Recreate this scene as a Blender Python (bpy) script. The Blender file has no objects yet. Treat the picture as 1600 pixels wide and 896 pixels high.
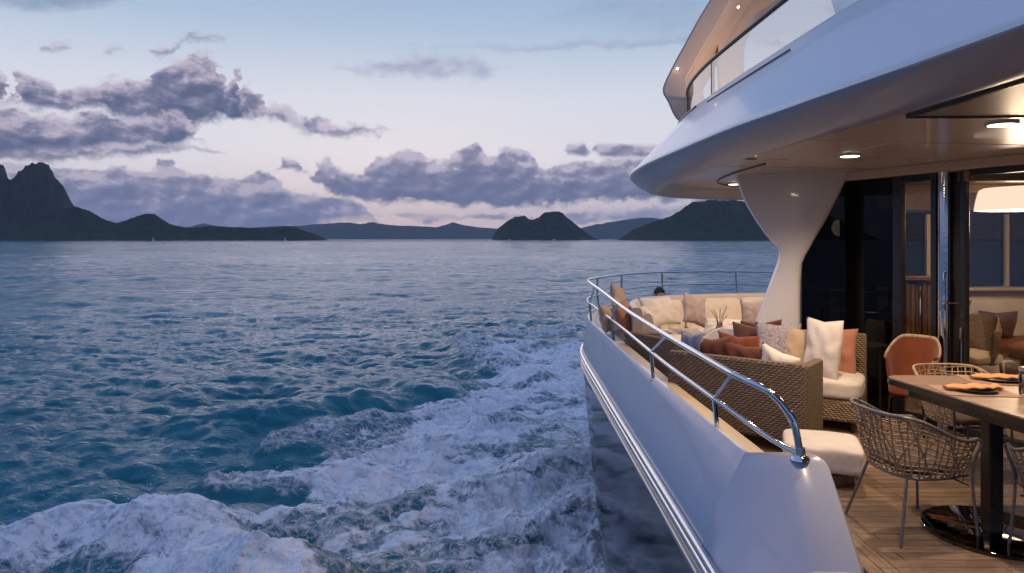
import bpy, bmesh, math, random
import numpy as np
from mathutils import Vector, Matrix

random.seed(7)
rng = np.random.default_rng(11)
scene = bpy.context.scene
COL = scene.collection
PI = math.pi
EYE = 4.30          # camera height above the water
ZD = 2.50           # deck level above the water
FPX = 1067.0        # focal length in photo pixels (1600 wide)
CXP, HYP = 800.0, 373.0


def P(px, py, d):
    return ((px - CXP) / FPX * d, d, EYE - (py - HYP) / FPX * d)


def lin(r, g, b):
    f = lambda c: (c / 255 / 12.92) if c / 255 <= 0.04045 else ((c / 255 + 0.055) / 1.055) ** 2.4
    return (f(r), f(g), f(b), 1.0)


# ------------------------------------------------------------------ objects
def tag(o, label=None, cat=None, group=None, kind=None):
    if label: o['label'] = label
    if cat: o['category'] = cat
    if group: o['group'] = group
    if kind: o['kind'] = kind
    return o


def thing(name, label, cat, loc=(0, 0, 0), rz=0.0, group=None):
    o = bpy.data.objects.new(name, None)
    o.empty_display_size = 0.2
    COL.objects.link(o)
    o.location = loc
    o.rotation_euler = (0, 0, rz)
    return tag(o, label, cat, group)


class MB:
    def __init__(self):
        self.v = []; self.f = []; self.uv = []

    def add(self, verts, faces, uv=None):
        b = len(self.v)
        self.v += [tuple(p) for p in verts]
        self.uv += list(uv) if uv is not None else [(0.0, 0.0)] * len(verts)
        self.f += [tuple(i + b for i in f) for f in faces]
        return self

    def build(self, name, mat, parent=None, smooth=True, angle=40, world=False, flip=False):
        me = bpy.data.meshes.new(name)
        me.from_pydata(self.v, [], self.f)
        uvl = me.uv_layers.new(name='UVMap')
        vi = np.empty(len(me.loops), dtype=np.int32)
        me.loops.foreach_get('vertex_index', vi)
        uvl.data.foreach_set('uv', np.asarray(self.uv, dtype=np.float32)[vi].ravel())
        bm = bmesh.new(); bm.from_mesh(me)
        bmesh.ops.recalc_face_normals(bm, faces=bm.faces)
        if flip: bmesh.ops.reverse_faces(bm, faces=bm.faces)
        bm.to_mesh(me); bm.free()
        return link(name, me, mat, parent, smooth, angle, world)


def link(name, me, mat, parent=None, smooth=True, angle=40, world=False):
    if mat is not None: me.materials.append(mat)
    if smooth:
        me.polygons.foreach_set('use_smooth', [True] * len(me.polygons))
        me.set_sharp_from_angle(angle=math.radians(angle))
    o = bpy.data.objects.new(name, me)
    COL.objects.link(o)
    if parent is not None:
        o.parent = parent
        if world and parent.parent is None:
            m = Matrix.Translation(parent.location) @ parent.rotation_euler.to_matrix().to_4x4()
            o.matrix_parent_inverse = m.inverted()
    return o


def copy_tree(o, parent=None):
    c = o.copy(); COL.objects.link(c)
    if parent is not None:
        c.parent = parent
    for ch in [x for x in list(bpy.data.objects) if x.parent == o]:
        copy_tree(ch, c)
    return c


def cr(pts, n, closed=False):
    """Catmull-Rom through pts, n samples evenly spaced by arc length."""
    p = [Vector(q) for q in pts]
    fine = []
    m = len(p)
    segs = m if closed else m - 1
    for i in range(segs):
        if closed:
            a, b, c, d = p[(i - 1) % m], p[i], p[(i + 1) % m], p[(i + 2) % m]
        else:
            a = p[i - 1] if i > 0 else p[0] * 2 - p[1]
            b, c = p[i], p[i + 1]
            d = p[i + 2] if i + 2 < m else p[m - 1] * 2 - p[m - 2]
        for k in range(16):
            t = k / 16
            fine.append(0.5 * ((2 * b) + (c - a) * t + (2 * a - 5 * b + 4 * c - d) * t * t + (3 * b - 3 * c + d - a) * t ** 3))
    fine.append(p[0] if closed else p[-1])
    L = [0.0]
    for i in range(1, len(fine)): L.append(L[-1] + (fine[i] - fine[i - 1]).length)
    out = []; j = 0
    N = n if closed else n - 1
    for k in range(n):
        s = L[-1] * k / N
        while j < len(L) - 2 and L[j + 1] < s: j += 1
        w = (s - L[j]) / max(1e-9, L[j + 1] - L[j])
        out.append(fine[j].lerp(fine[j + 1], w))
    return out


def tube(mb, pts, r, sides=8, closed=False, caps=True):
    p = [Vector(q) for q in pts]
    n = len(p)
    rad = r if hasattr(r, '__len__') else [r] * n
    T = []
    for i in range(n):
        a = p[i - 1] if (i > 0 or closed) else p[i]
        b = p[(i + 1) % n] if (i < n - 1 or closed) else p[i]
        t = (b - a)
        T.append(t.normalized() if t.length > 1e-9 else Vector((0, 0, 1)))
    up = Vector((0, 0, 1)) if abs(T[0].z) < 0.9 else Vector((1, 0, 0))
    N = (up - T[0] * up.dot(T[0])).normalized()
    V = []; F = []; U = []
    s = 0.0
    for i in range(n):
        if i > 0:
            N = N - T[i] * N.dot(T[i])
            N = N.normalized() if N.length > 1e-6 else T[i].orthogonal().normalized()
            s += (p[i] - p[i - 1]).length
        B = T[i].cross(N)
        for k in range(sides):
            a = 2 * PI * k / sides
            V.append(p[i] + (N * math.cos(a) + B * math.sin(a)) * rad[i])
            U.append((s, k / sides * 2 * PI * rad[i]))
    m = n if closed else n - 1
    for i in range(m):
        j = (i + 1) % n
        for k in range(sides):
            l = (k + 1) % sides
            F.append((i * sides + k, i * sides + l, j * sides + l, j * sides + k))
    if caps and not closed:
        F.append(tuple(range(sides - 1, -1, -1)))
        F.append(tuple((n - 1) * sides + k for k in range(sides)))
    mb.add(V, F, U)
    return mb


def loft(mb, secs, close_sec=False, cap=False, close_path=False):
    n = len(secs); m = len(secs[0])
    V = [Vector(q) for s in secs for q in s]
    U = []
    s = 0.0
    for i in range(n):
        if i: s += (Vector(secs[i][0]) - Vector(secs[i - 1][0])).length
        t = 0.0
        for j in range(m):
            if j: t += (Vector(secs[i][j]) - Vector(secs[i][j - 1])).length
            U.append((s, t))
    F = []
    for i in range(n if close_path else n - 1):
        ii = (i + 1) % n
        for j in range(m if close_sec else m - 1):
            k = (j + 1) % m
            F.append((i * m + j, i * m + k, ii * m + k, ii * m + j))
    if cap:
        F.append(tuple(range(m - 1, -1, -1)))
        F.append(tuple((n - 1) * m + k for k in range(m)))
    mb.add(V, F, U)
    return mb


def rbox(mb, size, loc=(0, 0, 0), rz=0.0, bevel=0.02, seg=3, M=None, bulge=0.0):
    """Bevelled box with box-projected UVs in metres."""
    bm = bmesh.new()
    bmesh.ops.create_cube(bm, size=1.0)
    for v in bm.verts:
        v.co = Vector((v.co.x * size[0], v.co.y * size[1], v.co.z * size[2]))
    if bevel > 0:
        bmesh.ops.bevel(bm, geom=list(bm.edges), offset=min(bevel, min(size) * 0.49), segments=seg, profile=0.5, affect='EDGES')
    T = M if M is not None else Matrix.Translation(loc) @ Matrix.Rotation(rz, 4, 'Z')
    for f in bm.faces:
        n = f.normal
        ax = max(range(3), key=lambda i: abs(n[i]))
        vs = [T @ v.co for v in f.verts]
        uv = []
        for v in f.verts:
            c = v.co
            uv.append((c.y, c.z) if ax == 0 else (c.x, c.z) if ax == 1 else (c.x, c.y))
        mb.add(vs, [tuple(range(len(vs)))], uv)
    bm.free()
    return mb


def weld(o, d=1e-5):
    bm = bmesh.new(); bm.from_mesh(o.data)
    bmesh.ops.remove_doubles(bm, verts=bm.verts, dist=d)
    bm.to_mesh(o.data); bm.free()
    return o


def softbox(name, size, mat, parent, loc=(0, 0, 0), rz=0.0, n=14, p=5.0, crown=0.03, seed=0, world=False, tilt=0.0, wr=0.006):
    """Upholstered cushion: superellipsoid block, crowned and slightly creased."""
    bm = bmesh.new()
    bmesh.ops.create_cube(bm, size=2.0)
    bmesh.ops.subdivide_edges(bm, edges=list(bm.edges), cuts=n, use_grid_fill=True)
    r = random.Random(seed)
    ph = [r.uniform(0, 6.28) for _ in range(6)]
    M = Matrix.Translation(loc) @ Matrix.Rotation(rz, 4, 'Z') @ Matrix.Rotation(tilt, 4, 'X')
    for v in bm.verts:
        c = v.co
        l = (abs(c.x) ** p + abs(c.y) ** p + abs(c.z) ** p) ** (1 / p)
        c = c / l
        q = Vector((c.x * size[0] / 2, c.y * size[1] / 2, c.z * size[2] / 2))
        q.z += crown * (1 - c.x ** 2) * (1 - c.y ** 2) * (1 if c.z > 0 else 0)
        w = math.sin(q.x * 23 + ph[0] + 2 * math.sin(q.y * 11 + ph[1])) * math.sin(q.y * 19 + ph[2])
        q.z += wr * w * (1 if c.z > 0 else .3)
        v.co = M @ q
    me = bpy.data.meshes.new(name); bm.to_mesh(me); bm.free()
    return link(name, me, mat, parent, True, 80, world)


def pillow_mesh(w, h, t, seed=0, n=18, slump=0.04):
    """Scatter cushion standing in the local xz plane, thick along y, base at z=0."""
    r = random.Random(seed)
    ph = [r.uniform(0, 6.28) for _ in range(8)]
    mb = MB()
    V = []; F = []; U = []
    for side in (-1, 1):
        b = len(V)
        for i in range(n + 1):
            for j in range(n + 1):
                u = -1 + 2 * i / n; v = -1 + 2 * j / n
                e = (1 - abs(u) ** 2.6) * (1 - abs(v) ** 2.6)
                pin = 1 - 0.10 * (1 - abs(u * v)) * 1.0 * (max(abs(u), abs(v)) ** 3)
                x = u * w / 2 * pin; z = (v * h / 2 * pin)
                y = side * t / 2 * (max(e, 0) ** 0.55)
                rad = math.hypot(u, v)
                y += side * 0.016 * math.sin(7 * math.atan2(v, u) + ph[0] + side) * e * rad
                y += side * 0.007 * math.sin(9 * u + 4 * v + ph[1]) * e
                z -= slump * h * (1 - abs(u)) * max(0, v) ** 2 * (0.6 + 0.4 * math.sin(ph[2]))
                x += 0.012 * math.sin(3 * v + ph[3])
                V.append((x, y, z + h / 2)); U.append((x, z))
        for i in range(n):
            for j in range(n):
                a = b + i * (n + 1) + j
                F.append((a, a + 1, a + n + 2, a + n + 1) if side > 0 else (a, a + n + 1, a + n + 2, a + 1))
    mb.add(V, F, U)
    return mb


def pillow(label, w, h, t, mat, loc, rz=0.0, lean=0.25, seed=0, roll=0.0, cat='cushion', group=None, name='scatter_cushion', piping=None):
    mb = pillow_mesh(w, h, t, seed)
    M = Matrix.Rotation(lean, 4, 'X') @ Matrix.Rotation(roll, 4, 'Y')
    mb.v = [tuple(M @ Vector(v)) for v in mb.v]
    o = mb.build(name, mat, None, True, 80)
    weld(o, 1e-4)
    o.location = loc; o.rotation_euler = (0, 0, rz)
    return tag(o, label, cat, group)


# ------------------------------------------------------------------ materials
class NT:
    def __init__(self, tree):
        self.t = tree; self.n = tree.nodes; self.l = tree.links

    def node(self, typ, **kw):
        nd = self.n.new(typ)
        for k, v in kw.items(): setattr(nd, k, v)
        return nd

    def set(self, sock, val):
        if isinstance(val, bpy.types.NodeSocket): self.l.new(val, sock)
        else: sock.default_value = val

    def m(self, op, a, b=None, c=None, clamp=False):
        nd = self.node('ShaderNodeMath', operation=op, use_clamp=clamp)
        self.set(nd.inputs[0], a)
        if b is not None: self.set(nd.inputs[1], b)
        if c is not None: self.set(nd.inputs[2], c)
        return nd.outputs[0]

    def vm(self, op, a, b=None, s=None):
        nd = self.node('ShaderNodeVectorMath', operation=op)
        self.set(nd.inputs[0], a)
        if b is not None: self.set(nd.inputs[1], b)
        if s is not None: self.set(nd.inputs['Scale'], s)
        return nd.outputs[0]

    def comb(self, x, y, z):
        nd = self.node('ShaderNodeCombineXYZ')
        for i, q in enumerate((x, y, z)): self.set(nd.inputs[i], q)
        return nd.outputs[0]

    def mix(self, f, a, b, typ='RGBA', blend='MIX'):
        nd = self.node('ShaderNodeMix', data_type=typ, blend_type=blend)
        ia, ib = (6, 7) if typ == 'RGBA' else (2, 3)
        self.set(nd.inputs[0], f); self.set(nd.inputs[ia], a); self.set(nd.inputs[ib], b)
        return nd.outputs[2 if typ == 'RGBA' else 0]

    def noise(self, vec, scale, detail=4, rough=0.5, dist=0.0, out=0):
        nd = self.node('ShaderNodeTexNoise')
        self.set(nd.inputs['Vector'], vec)
        nd.inputs['Scale'].default_value = scale; nd.inputs['Detail'].default_value = detail
        nd.inputs['Roughness'].default_value = rough; nd.inputs['Distortion'].default_value = dist
        return nd.outputs[out]

    def ramp(self, f, stops, interp='LINEAR'):
        nd = self.node('ShaderNodeValToRGB')
        cr_ = nd.color_ramp; cr_.interpolation = interp
        while len(cr_.elements) < len(stops): cr_.elements.new(0.5)
        for e, (p, c) in zip(cr_.elements, stops):
            e.position = p; e.color = c if len(c) == 4 else (*c, 1)
        self.set(nd.inputs[0], f)
        return nd.outputs[0]

    def sstep(self, x, a, b):
        nd = self.node('ShaderNodeMapRange', interpolation_type='SMOOTHSTEP')
        self.set(nd.inputs[0], x); nd.inputs[1].default_value = a; nd.inputs[2].default_value = b
        return nd.outputs[0]

    def curve(self, x, pts):
        nd = self.node('ShaderNodeFloatCurve')
        c = nd.mapping.curves[0]
        nd.mapping.extend = 'HORIZONTAL'
        pts = sorted(pts)
        while len(c.points) < len(pts): c.points.new(0.5, 0.5)
        for q, (a, b) in zip(c.points, pts):
            q.location = (a, b); q.handle_type = 'AUTO_CLAMPED'
        nd.mapping.update()
        self.set(nd.inputs['Value'], x)
        return nd.outputs[0]


def mat(name):
    m = bpy.data.materials.new(name); m.use_nodes = True
    t = NT(m.node_tree)
    return m, t, m.node_tree.nodes['Principled BSDF']


def bump(t, bsdf, h, dist=0.01, strength=0.5):
    b = t.node('ShaderNodeBump')
    b.inputs['Strength'].default_value = strength; b.inputs['Distance'].default_value = dist
    t.set(b.inputs['Height'], h)
    t.l.new(b.outputs[0], bsdf.inputs['Normal'])


def simple(name, col, rough=0.5, metal=0.0, coat=0.0, var=0.08, nscale=6.0, bdist=0.0, bscale=40.0, spec=0.5, rvar=0.0):
    m, t, b = mat(name)
    tc = t.node('ShaderNodeTexCoord').outputs['Object']
    n = t.noise(tc, nscale, 5, 0.55)
    c0 = [max(0, q * (1 - var)) for q in col[:3]] + [1]; c1 = [min(1, q * (1 + var)) for q in col[:3]] + [1]
    t.l.new(t.ramp(n, [(0.3, c0), (0.7, c1)]), b.inputs['Base Color'])
    b.inputs['Roughness'].default_value = rough; b.inputs['Metallic'].default_value = metal
    b.inputs['Coat Weight'].default_value = coat; b.inputs['Coat Roughness'].default_value = 0.05
    b.inputs['Specular IOR Level'].default_value = spec
    if rvar:
        t.l.new(t.m('ADD', rough, t.m('MULTIPLY', t.m('SUBTRACT', n, .5), rvar)), b.inputs['Roughness'])
    if bdist:
        bump(t, b, t.noise(tc, bscale, 3, 0.6), bdist, 0.6)
    return m


def paint(name, col, rough=0.26, coat=0.18):
    """Gel-coat: gently uneven gloss, faint streaks of dried spray."""
    m, t, b = mat(name)
    tc = t.node('ShaderNodeTexCoord').outputs['Object']
    st = t.node('ShaderNodeMapping'); st.inputs['Scale'].default_value = (1.2, 1.2, 0.25)
    t.l.new(tc, st.inputs[0])
    n = t.noise(st.outputs[0], 5.0, 6, 0.6)
    n2 = t.noise(tc, 0.9, 3, 0.5)
    t.l.new(t.ramp(n, [(0.25, [q * 0.965 for q in col]), (0.7, list(col))]), b.inputs['Base Color'])
    t.l.new(t.m('ADD', rough, t.m('MULTIPLY', t.m('SUBTRACT', n2, .45), 0.12)), b.inputs['Roughness'])
    b.inputs['Coat Weight'].default_value = coat; b.inputs['Coat Roughness'].default_value = 0.04
    bump(t, b, n2, 0.010, 0.2)
    return m


def fabric(name, col, scale=260.0, var=0.10, stripe=None):
    m, t, b = mat(name)
    tc = t.node('ShaderNodeTexCoord').outputs['Object']
    n = t.noise(tc, 7, 5, 0.6); w = t.noise(tc, scale, 2, 0.7)
    c0 = [q * (1 - var) for q in col[:3]] + [1]; c1 = [min(1, q * (1 + var)) for q in col[:3]] + [1]
    base = t.ramp(t.m('ADD', t.m('MULTIPLY', n, .6), t.m('MULTIPLY', w, .4)), [(0.35, c0), (0.65, c1)])
    t.l.new(base, b.inputs['Base Color'])
    b.inputs['Roughness'].default_value = 0.9
    b.inputs['Sheen Weight'].default_value = 0.25
    b.inputs['Specular IOR Level'].default_value = 0.15
    bump(t, b, t.m('ADD', t.m('MULTIPLY', n, 1.5), t.m('MULTIPLY', w, .25)), 0.012, 0.5)
    return m


def wicker(name, c_hi, c_lo, rw=0.016, bl=0.045):
    m, t, b = mat(name)
    uv = t.node('ShaderNodeTexCoord').outputs['UV']
    wv = t.vm('ADD', uv, t.vm('SCALE', t.vm('SUBTRACT', t.noise(uv, 22, 3, .6, out=1), (.5, .5, .5)), s=rw * .9))
    sx_ = t.node('ShaderNodeSeparateXYZ'); t.l.new(wv, sx_.inputs[0])
    vr = t.m('DIVIDE', sx_.outputs[1], rw)
    row = t.m('FLOOR', vr)
    fr = t.m('FRACT', vr)
    ph = t.m('ADD', t.m('DIVIDE', sx_.outputs[0], bl), t.m('MULTIPLY', row, .5))
    ph = t.m('ADD', ph, t.m('MULTIPLY', fr, .35))
    hx = t.m('ABSOLUTE', t.m('SINE', t.m('MULTIPLY', ph, PI)))
    hy = t.m('SINE', t.m('MULTIPLY', fr, PI))
    h = t.m('MULTIPLY', t.m('POWER', hx, .55), t.m('POWER', t.m('MAXIMUM', hy, .001), .5))
    wn = t.node('ShaderNodeTexWhiteNoise', noise_dimensions='2D')
    t.l.new(t.comb(t.m('FLOOR', ph), row, 0.0), wn.inputs['Vector'])
    n3 = t.noise(uv, 6, 4, .6); fib = t.noise(uv, 160, 3, .6)
    strand = t.mix(t.m('ADD', t.m('MULTIPLY', wn.outputs['Value'], .55), t.m('MULTIPLY', n3, .5)), c_lo, c_hi)
    strand = t.mix(t.m('MULTIPLY', fib, .35), strand, [q * .45 for q in c_lo[:3]] + [1])
    col = t.mix(t.sstep(h, .12, .62), [q * 0.22 for q in c_lo[:3]] + [1], strand)
    t.l.new(col, b.inputs['Base Color'])
    b.inputs['Roughness'].default_value = 0.6
    bump(t, b, h, 0.014, 1.0)
    return m


M = {}
M['white'] = paint('white_gelcoat', lin(236, 236, 241))
M['white_shaded'] = paint('shaded_white_gelcoat', lin(184, 192, 212), 0.22, .25)  # same white gelcoat, with the dim light on the bulwark put into its colour
M['soffit'] = paint('soffit_gelcoat', lin(206, 192, 180), 0.28, 0.25)
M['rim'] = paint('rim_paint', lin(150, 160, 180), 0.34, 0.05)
M['cream_paint'] = paint('cream_paint', lin(214, 196, 172), 0.35, 0.1)
M['arch'] = paint('arch_paint', lin(222, 196, 174), 0.35, 0.1)
M['hull_dark'] = simple('navy_hull_paint', (0.010, 0.013, 0.020), 0.08, 0.0, .0, 0.2, 2.0, 0.0015, 1.0, 0.32)
M['strake'] = simple('silver_hull_paint', (0.30, 0.32, 0.36), 0.14, 0.6, 0.5, 0.1, 2.0, 0.004, 1.5)
M['steel'] = simple('polished_steel', (0.72, 0.72, 0.74), 0.09, 1.0, 0, 0.05, 20, 0.0006, 30, .5, 0.08)
M['steel_b'] = simple('brushed_steel', (0.55, 0.52, 0.50), 0.28, 1.0, 0, 0.1, 30)
M['dark_metal'] = simple('dark_bronze_metal', (0.045, 0.038, 0.035), 0.35, 0.7, 0, 0.15, 20)
M['black'] = simple('black_frame', (0.012, 0.012, 0.013), 0.25, 0.0, 0.3, 0.2)
M['grey_metal'] = simple('powder_coated_grey', (0.16, 0.155, 0.16), 0.4, 0.4, 0, 0.15, 30)
M['rope'] = simple('woven_rope', (0.26, 0.185, 0.12), 0.75, 0, 0, 0.45, 25, 0.003, 220)
M['rope_lt'] = simple('pale_woven_rope', (0.42, 0.30, 0.20), 0.75, 0, 0, 0.4, 25, 0.003, 220)
M['wicker'] = wicker('brown_wicker', (0.33, 0.24, 0.165, 1), (0.17, 0.12, 0.08, 1), .020, .045)
M['wicker_l'] = wicker('honey_wicker', (0.44, 0.31, 0.205, 1), (0.25, 0.17, 0.11, 1), 0.020, 0.042)
M['cream'] = fabric('cream_fabric', lin(232, 218, 200))
M['white_f'] = fabric('white_fabric', lin(216, 208, 202))
M['beige_f'] = fabric('beige_fabric', lin(196, 172, 146))
M['rust'] = fabric('rust_fabric', lin(122, 66, 44))
M['rust_d'] = fabric('dark_rust_fabric', lin(98, 56, 44))
M['blush'] = fabric('blush_fabric', lin(176, 122, 100))
M['brown_f'] = fabric('brown_fabric', lin(98, 66, 58))
M['blue_f'] = fabric('slate_blue_fabric', lin(128, 134, 160))
M['seat_dk'] = fabric('dark_seat_fabric', lin(70, 54, 46))
M['fuzzy'] = simple('fuzzy_grey_weave', lin(170, 164, 172), 0.95, 0, 0, 0.45, 55, 0.02, 60)
M['lilac'] = fabric('lilac_grey_fabric', lin(176, 160, 160))
M['ceramic'] = simple('dark_ceramic', (0.03, 0.027, 0.027), 0.25, 0, .3)
M['napkin'] = fabric('ochre_napkin', lin(206, 148, 98))
M['mat'] = fabric('placemat_weave', lin(150, 122, 104), 180, .2)
M['skin'] = simple('skin', lin(196, 146, 122), 0.5, 0, 0, 0.06, 12)
M['hair'] = simple('dark_hair', (0.02, 0.014, 0.011), 0.5, 0, 0, 0.3, 60, 0.004, 90)
M['shirt'] = fabric('grey_shirt', lin(120, 120, 128))


def thin_glass(name, tint, refl=1.0, rough=0.0):
    m = bpy.data.materials.new(name); m.use_nodes = True
    t = NT(m.node_tree); t.n.clear()
    out = t.node('ShaderNodeOutputMaterial')
    tr = t.node('ShaderNodeBsdfTransparent'); tr.inputs[0].default_value = tint
    gl = t.node('ShaderNodeBsdfGlossy'); gl.inputs['Roughness'].default_value = rough
    gl.inputs[0].default_value = (1, 1, 1, 1)
    fr = t.node('ShaderNodeFresnel'); fr.inputs[0].default_value = 1.5
    tc = t.node('ShaderNodeTexCoord').outputs['Object']
    b = t.node('ShaderNodeBump'); b.inputs['Strength'].default_value = .15; b.inputs['Distance'].default_value = .004
    t.l.new(t.noise(tc, 1.4, 2, .5), b.inputs['Height']); t.l.new(b.outputs[0], gl.inputs['Normal'])
    mx = t.node('ShaderNodeMixShader')
    t.l.new(t.m('MULTIPLY', fr.outputs[0], refl, clamp=True), mx.inputs[0])
    t.l.new(tr.outputs[0], mx.inputs[1]); t.l.new(gl.outputs[0], mx.inputs[2]); t.l.new(mx.outputs[0], out.inputs[0])
    return m


M['glass'] = thin_glass('saloon_glass', (0.62, 0.60, 0.58, 1), 1.4)
M['glass_dk'] = thin_glass('privacy_glass', (0.012, 0.012, 0.014, 1), .45)
M['glass_rail'] = thin_glass('railing_glass', (0.46, 0.50, 0.56, 1), .35)
M['glass_smoke'] = thin_glass('smoked_glass', (0.30, 0.26, 0.24, 1), 1.8)
M['glass_clear'] = thin_glass('clear_glass', (0.85, 0.88, 0.90, 1), 1.4, .05)


def emit(name, col, s):
    m, t, b = mat(name)
    b.inputs['Base Color'].default_value = (.8, .8, .8, 1)
    b.inputs['Emission Color'].default_value = col; b.inputs['Emission Strength'].default_value = s
    return m


M['lamp'] = emit('downlight_lens', (1.0, .82, .6, 1), 6.0)
M['shade'] = emit('pendant_shade', (1.0, .80, .60, 1), 1.7)


def teak():
    m, t, b = mat('teak_planks')
    uv = t.node('ShaderNodeTexCoord').outputs['UV']
    br = t.node('ShaderNodeTexBrick'); br.offset = 0.37; br.offset_frequency = 3
    t.l.new(uv, br.inputs['Vector'])
    br.inputs['Scale'].default_value = 1.0
    br.inputs['Brick Width'].default_value = 1.35; br.inputs['Row Height'].default_value = 0.085
    br.inputs['Mortar Size'].default_value = 0.0035; br.inputs['Mortar Smooth'].default_value = 0.2
    br.inputs['Color1'].default_value = (0.34, 0.235, 0.155, 1); br.inputs['Color2'].default_value = (0.20, 0.135, 0.090, 1)
    br.inputs['Mortar'].default_value = (0.02, 0.016, 0.014, 1)
    mp = t.node('ShaderNodeMapping'); mp.inputs['Scale'].default_value = (2.0, 34.0, 1)
    t.l.new(uv, mp.inputs[0])
    g = t.noise(mp.outputs[0], 2.2, 7, .62, .8)
    st = t.noise(uv, 2.2, 5, .6)
    c = t.mix(t.m('MULTIPLY', t.m('SUBTRACT', g, .44), 3.2, clamp=True), br.outputs['Color'], (0.085, 0.046, 0.03, 1))
    c = t.mix(t.m('MULTIPLY', t.m('SUBTRACT', st, .48), 2.2, clamp=True), c, (0.13, 0.085, 0.06, 1))
    t.l.new(c, b.inputs['Base Color'])
    t.l.new(t.m('ADD', .34, t.m('MULTIPLY', st, .35)), b.inputs['Roughness'])
    bump(t, b, t.m('SUBTRACT', t.m('MULTIPLY', g, .3), br.outputs['Fac']), 0.004, .6)
    return m


def wood(name, c0, c1, scale=(3, 40, 3), rough=.35):
    m, t, b = mat(name)
    tc = t.node('ShaderNodeTexCoord').outputs['Object']
    mp = t.node('ShaderNodeMapping'); mp.inputs['Scale'].default_value = scale
    t.l.new(tc, mp.inputs[0])
    g = t.noise(mp.outputs[0], 1.0, 7, .6, .7)
    t.l.new(t.ramp(g, [(0.3, c0), (0.7, c1)]), b.inputs['Base Color'])
    b.inputs['Roughness'].default_value = rough
    bump(t, b, g, .002, .3)
    return m


M['teak'] = teak()
M['table'] = wood('grey_brown_tabletop', (0.15, 0.10, 0.075), (0.30, 0.215, 0.165), (4, 30, 4), .38)
M['wood_in'] = wood('saloon_wood', (0.11, 0.055, 0.022), (0.26, 0.14, 0.06), (24, 24, 2), .4)
M['ceil_in'] = wood('saloon_ceiling_wood', (0.24, 0.15, 0.09), (0.36, 0.24, 0.15), (4, 26, 3), .3)

# ------------------------------------------------------------------ world: dusk sky with cloud banks
SUN_AZ = math.radians(-10.0)
SUN_EL = math.radians(3.0)
world = bpy.data.worlds.new('World'); scene.world = world; world.use_nodes = True
W = NT(world.node_tree); W.n.clear()
wout = W.node('ShaderNodeOutputWorld'); bg = W.node('ShaderNodeBackground')
bg.inputs['Strength'].default_value = 0.1
W.l.new(bg.outputs[0], wout.inputs[0])
gen = W.node('ShaderNodeTexCoord').outputs['Generated']
sx = W.node('ShaderNodeSeparateXYZ'); W.l.new(gen, sx.inputs[0])
DX, DY, DZ = sx.outputs
AZ = W.m('ARCTAN2', DX, DY)
HY = W.m('MAXIMUM', W.m('SQRT', W.m('ADD', W.m('MULTIPLY', DX, DX), W.m('MULTIPLY', DY, DY))), 0.001)
VV = W.m('DIVIDE', DZ, HY)
sky = W.node('ShaderNodeTexSky', sky_type='NISHITA')
sky.sun_disc = False; sky.sun_elevation = SUN_EL; sky.sun_rotation = SUN_AZ
# clear-sky colour towards the afterglow and away from it
gl = W.ramp(W.m('DIVIDE', VV, 1.2), [
    (0.0, lin(228, 206, 204)), (0.03, lin(238, 226, 226)), (0.10, lin(238, 235, 242)), (0.17, lin(222, 226, 238)),
    (0.25, lin(178, 199, 224)), (0.33, lin(148, 176, 213)), (0.55, lin(138, 163, 208)), (1.0, lin(128, 150, 198))])
bk = W.ramp(W.m('DIVIDE', VV, 1.2), [
    (0.0, lin(140, 144, 186)), (0.15, lin(144, 156, 204)), (0.4, lin(132, 151, 202)), (1.0, lin(124, 146, 196))])
front = W.sstep(W.m('COSINE', W.m('SUBTRACT', AZ, math.radians(-17))), -0.15, 0.98)
base = W.mix(front, bk, gl)
sky_s = W.vm('SCALE', sky.outputs[0], s=0.006)
base = W.mix(1.0, base, sky_s, blend='ADD')

AZ0, AZ1 = -0.80, 0.80
VMAX = 0.40
pv = W.comb(AZ, VV, 0.0)


def azf(a_sock):
    return W.m('DIVIDE', W.m('SUBTRACT', a_sock, AZ0), AZ1 - AZ0)


def pxpt(px, py):
    a = math.atan((px - CXP) / FPX)
    v = (HYP - py) / FPX * math.cos(a)
    return ((a - AZ0) / (AZ1 - AZ0), max(0.0, min(1.0, (v + 0.02) / VMAX)))


def noise_c(scale, seed, det, rough=0.55, sy=1.0):
    p = W.vm('ADD', W.vm('MULTIPLY', pv, (1.0, sy, 1.0)), (seed * 3.1, seed * 1.7, seed))
    return W.noise(p, scale, det, rough, 0.0, 1), p


nA, _ = noise_c(10.0, 1.3, 3, .55, 1.5)
nB, _ = noise_c(30.0, 2.7, 12, .64, 1.25)
nS, pS = noise_c(20.0, 4.1, 7, .58, 1.6)
nS2 = W.noise(W.vm('ADD', pS, (0.006, -0.012, 0)), 20.0, 7, .58)
sS = W.node('ShaderNodeSeparateXYZ'); W.l.new(nS, sS.inputs[0])
relief = W.m('SUBTRACT', W.noise(pS, 20.0, 7, .58), nS2)
sA = W.node('ShaderNodeSeparateXYZ'); W.l.new(nA, sA.inputs[0])
sB = W.node('ShaderNodeSeparateXYZ'); W.l.new(nB, sB.inputs[0])


def warped(amp_big, amp_fine):
    a = W.m('ADD', AZ, W.m('ADD', W.m('MULTIPLY', W.m('SUBTRACT', sA.outputs[0], .5), amp_big * 1.2), W.m('MULTIPLY', W.m('SUBTRACT', sB.outputs[0], .5), amp_fine * 1.4)))
    v = W.m('ADD', VV, W.m('ADD', W.m('MULTIPLY', W.m('SUBTRACT', sA.outputs[1], .5), amp_big), W.m('MULTIPLY', W.m('SUBTRACT', sB.outputs[1], .5), amp_fine)))
    return a, v


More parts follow.
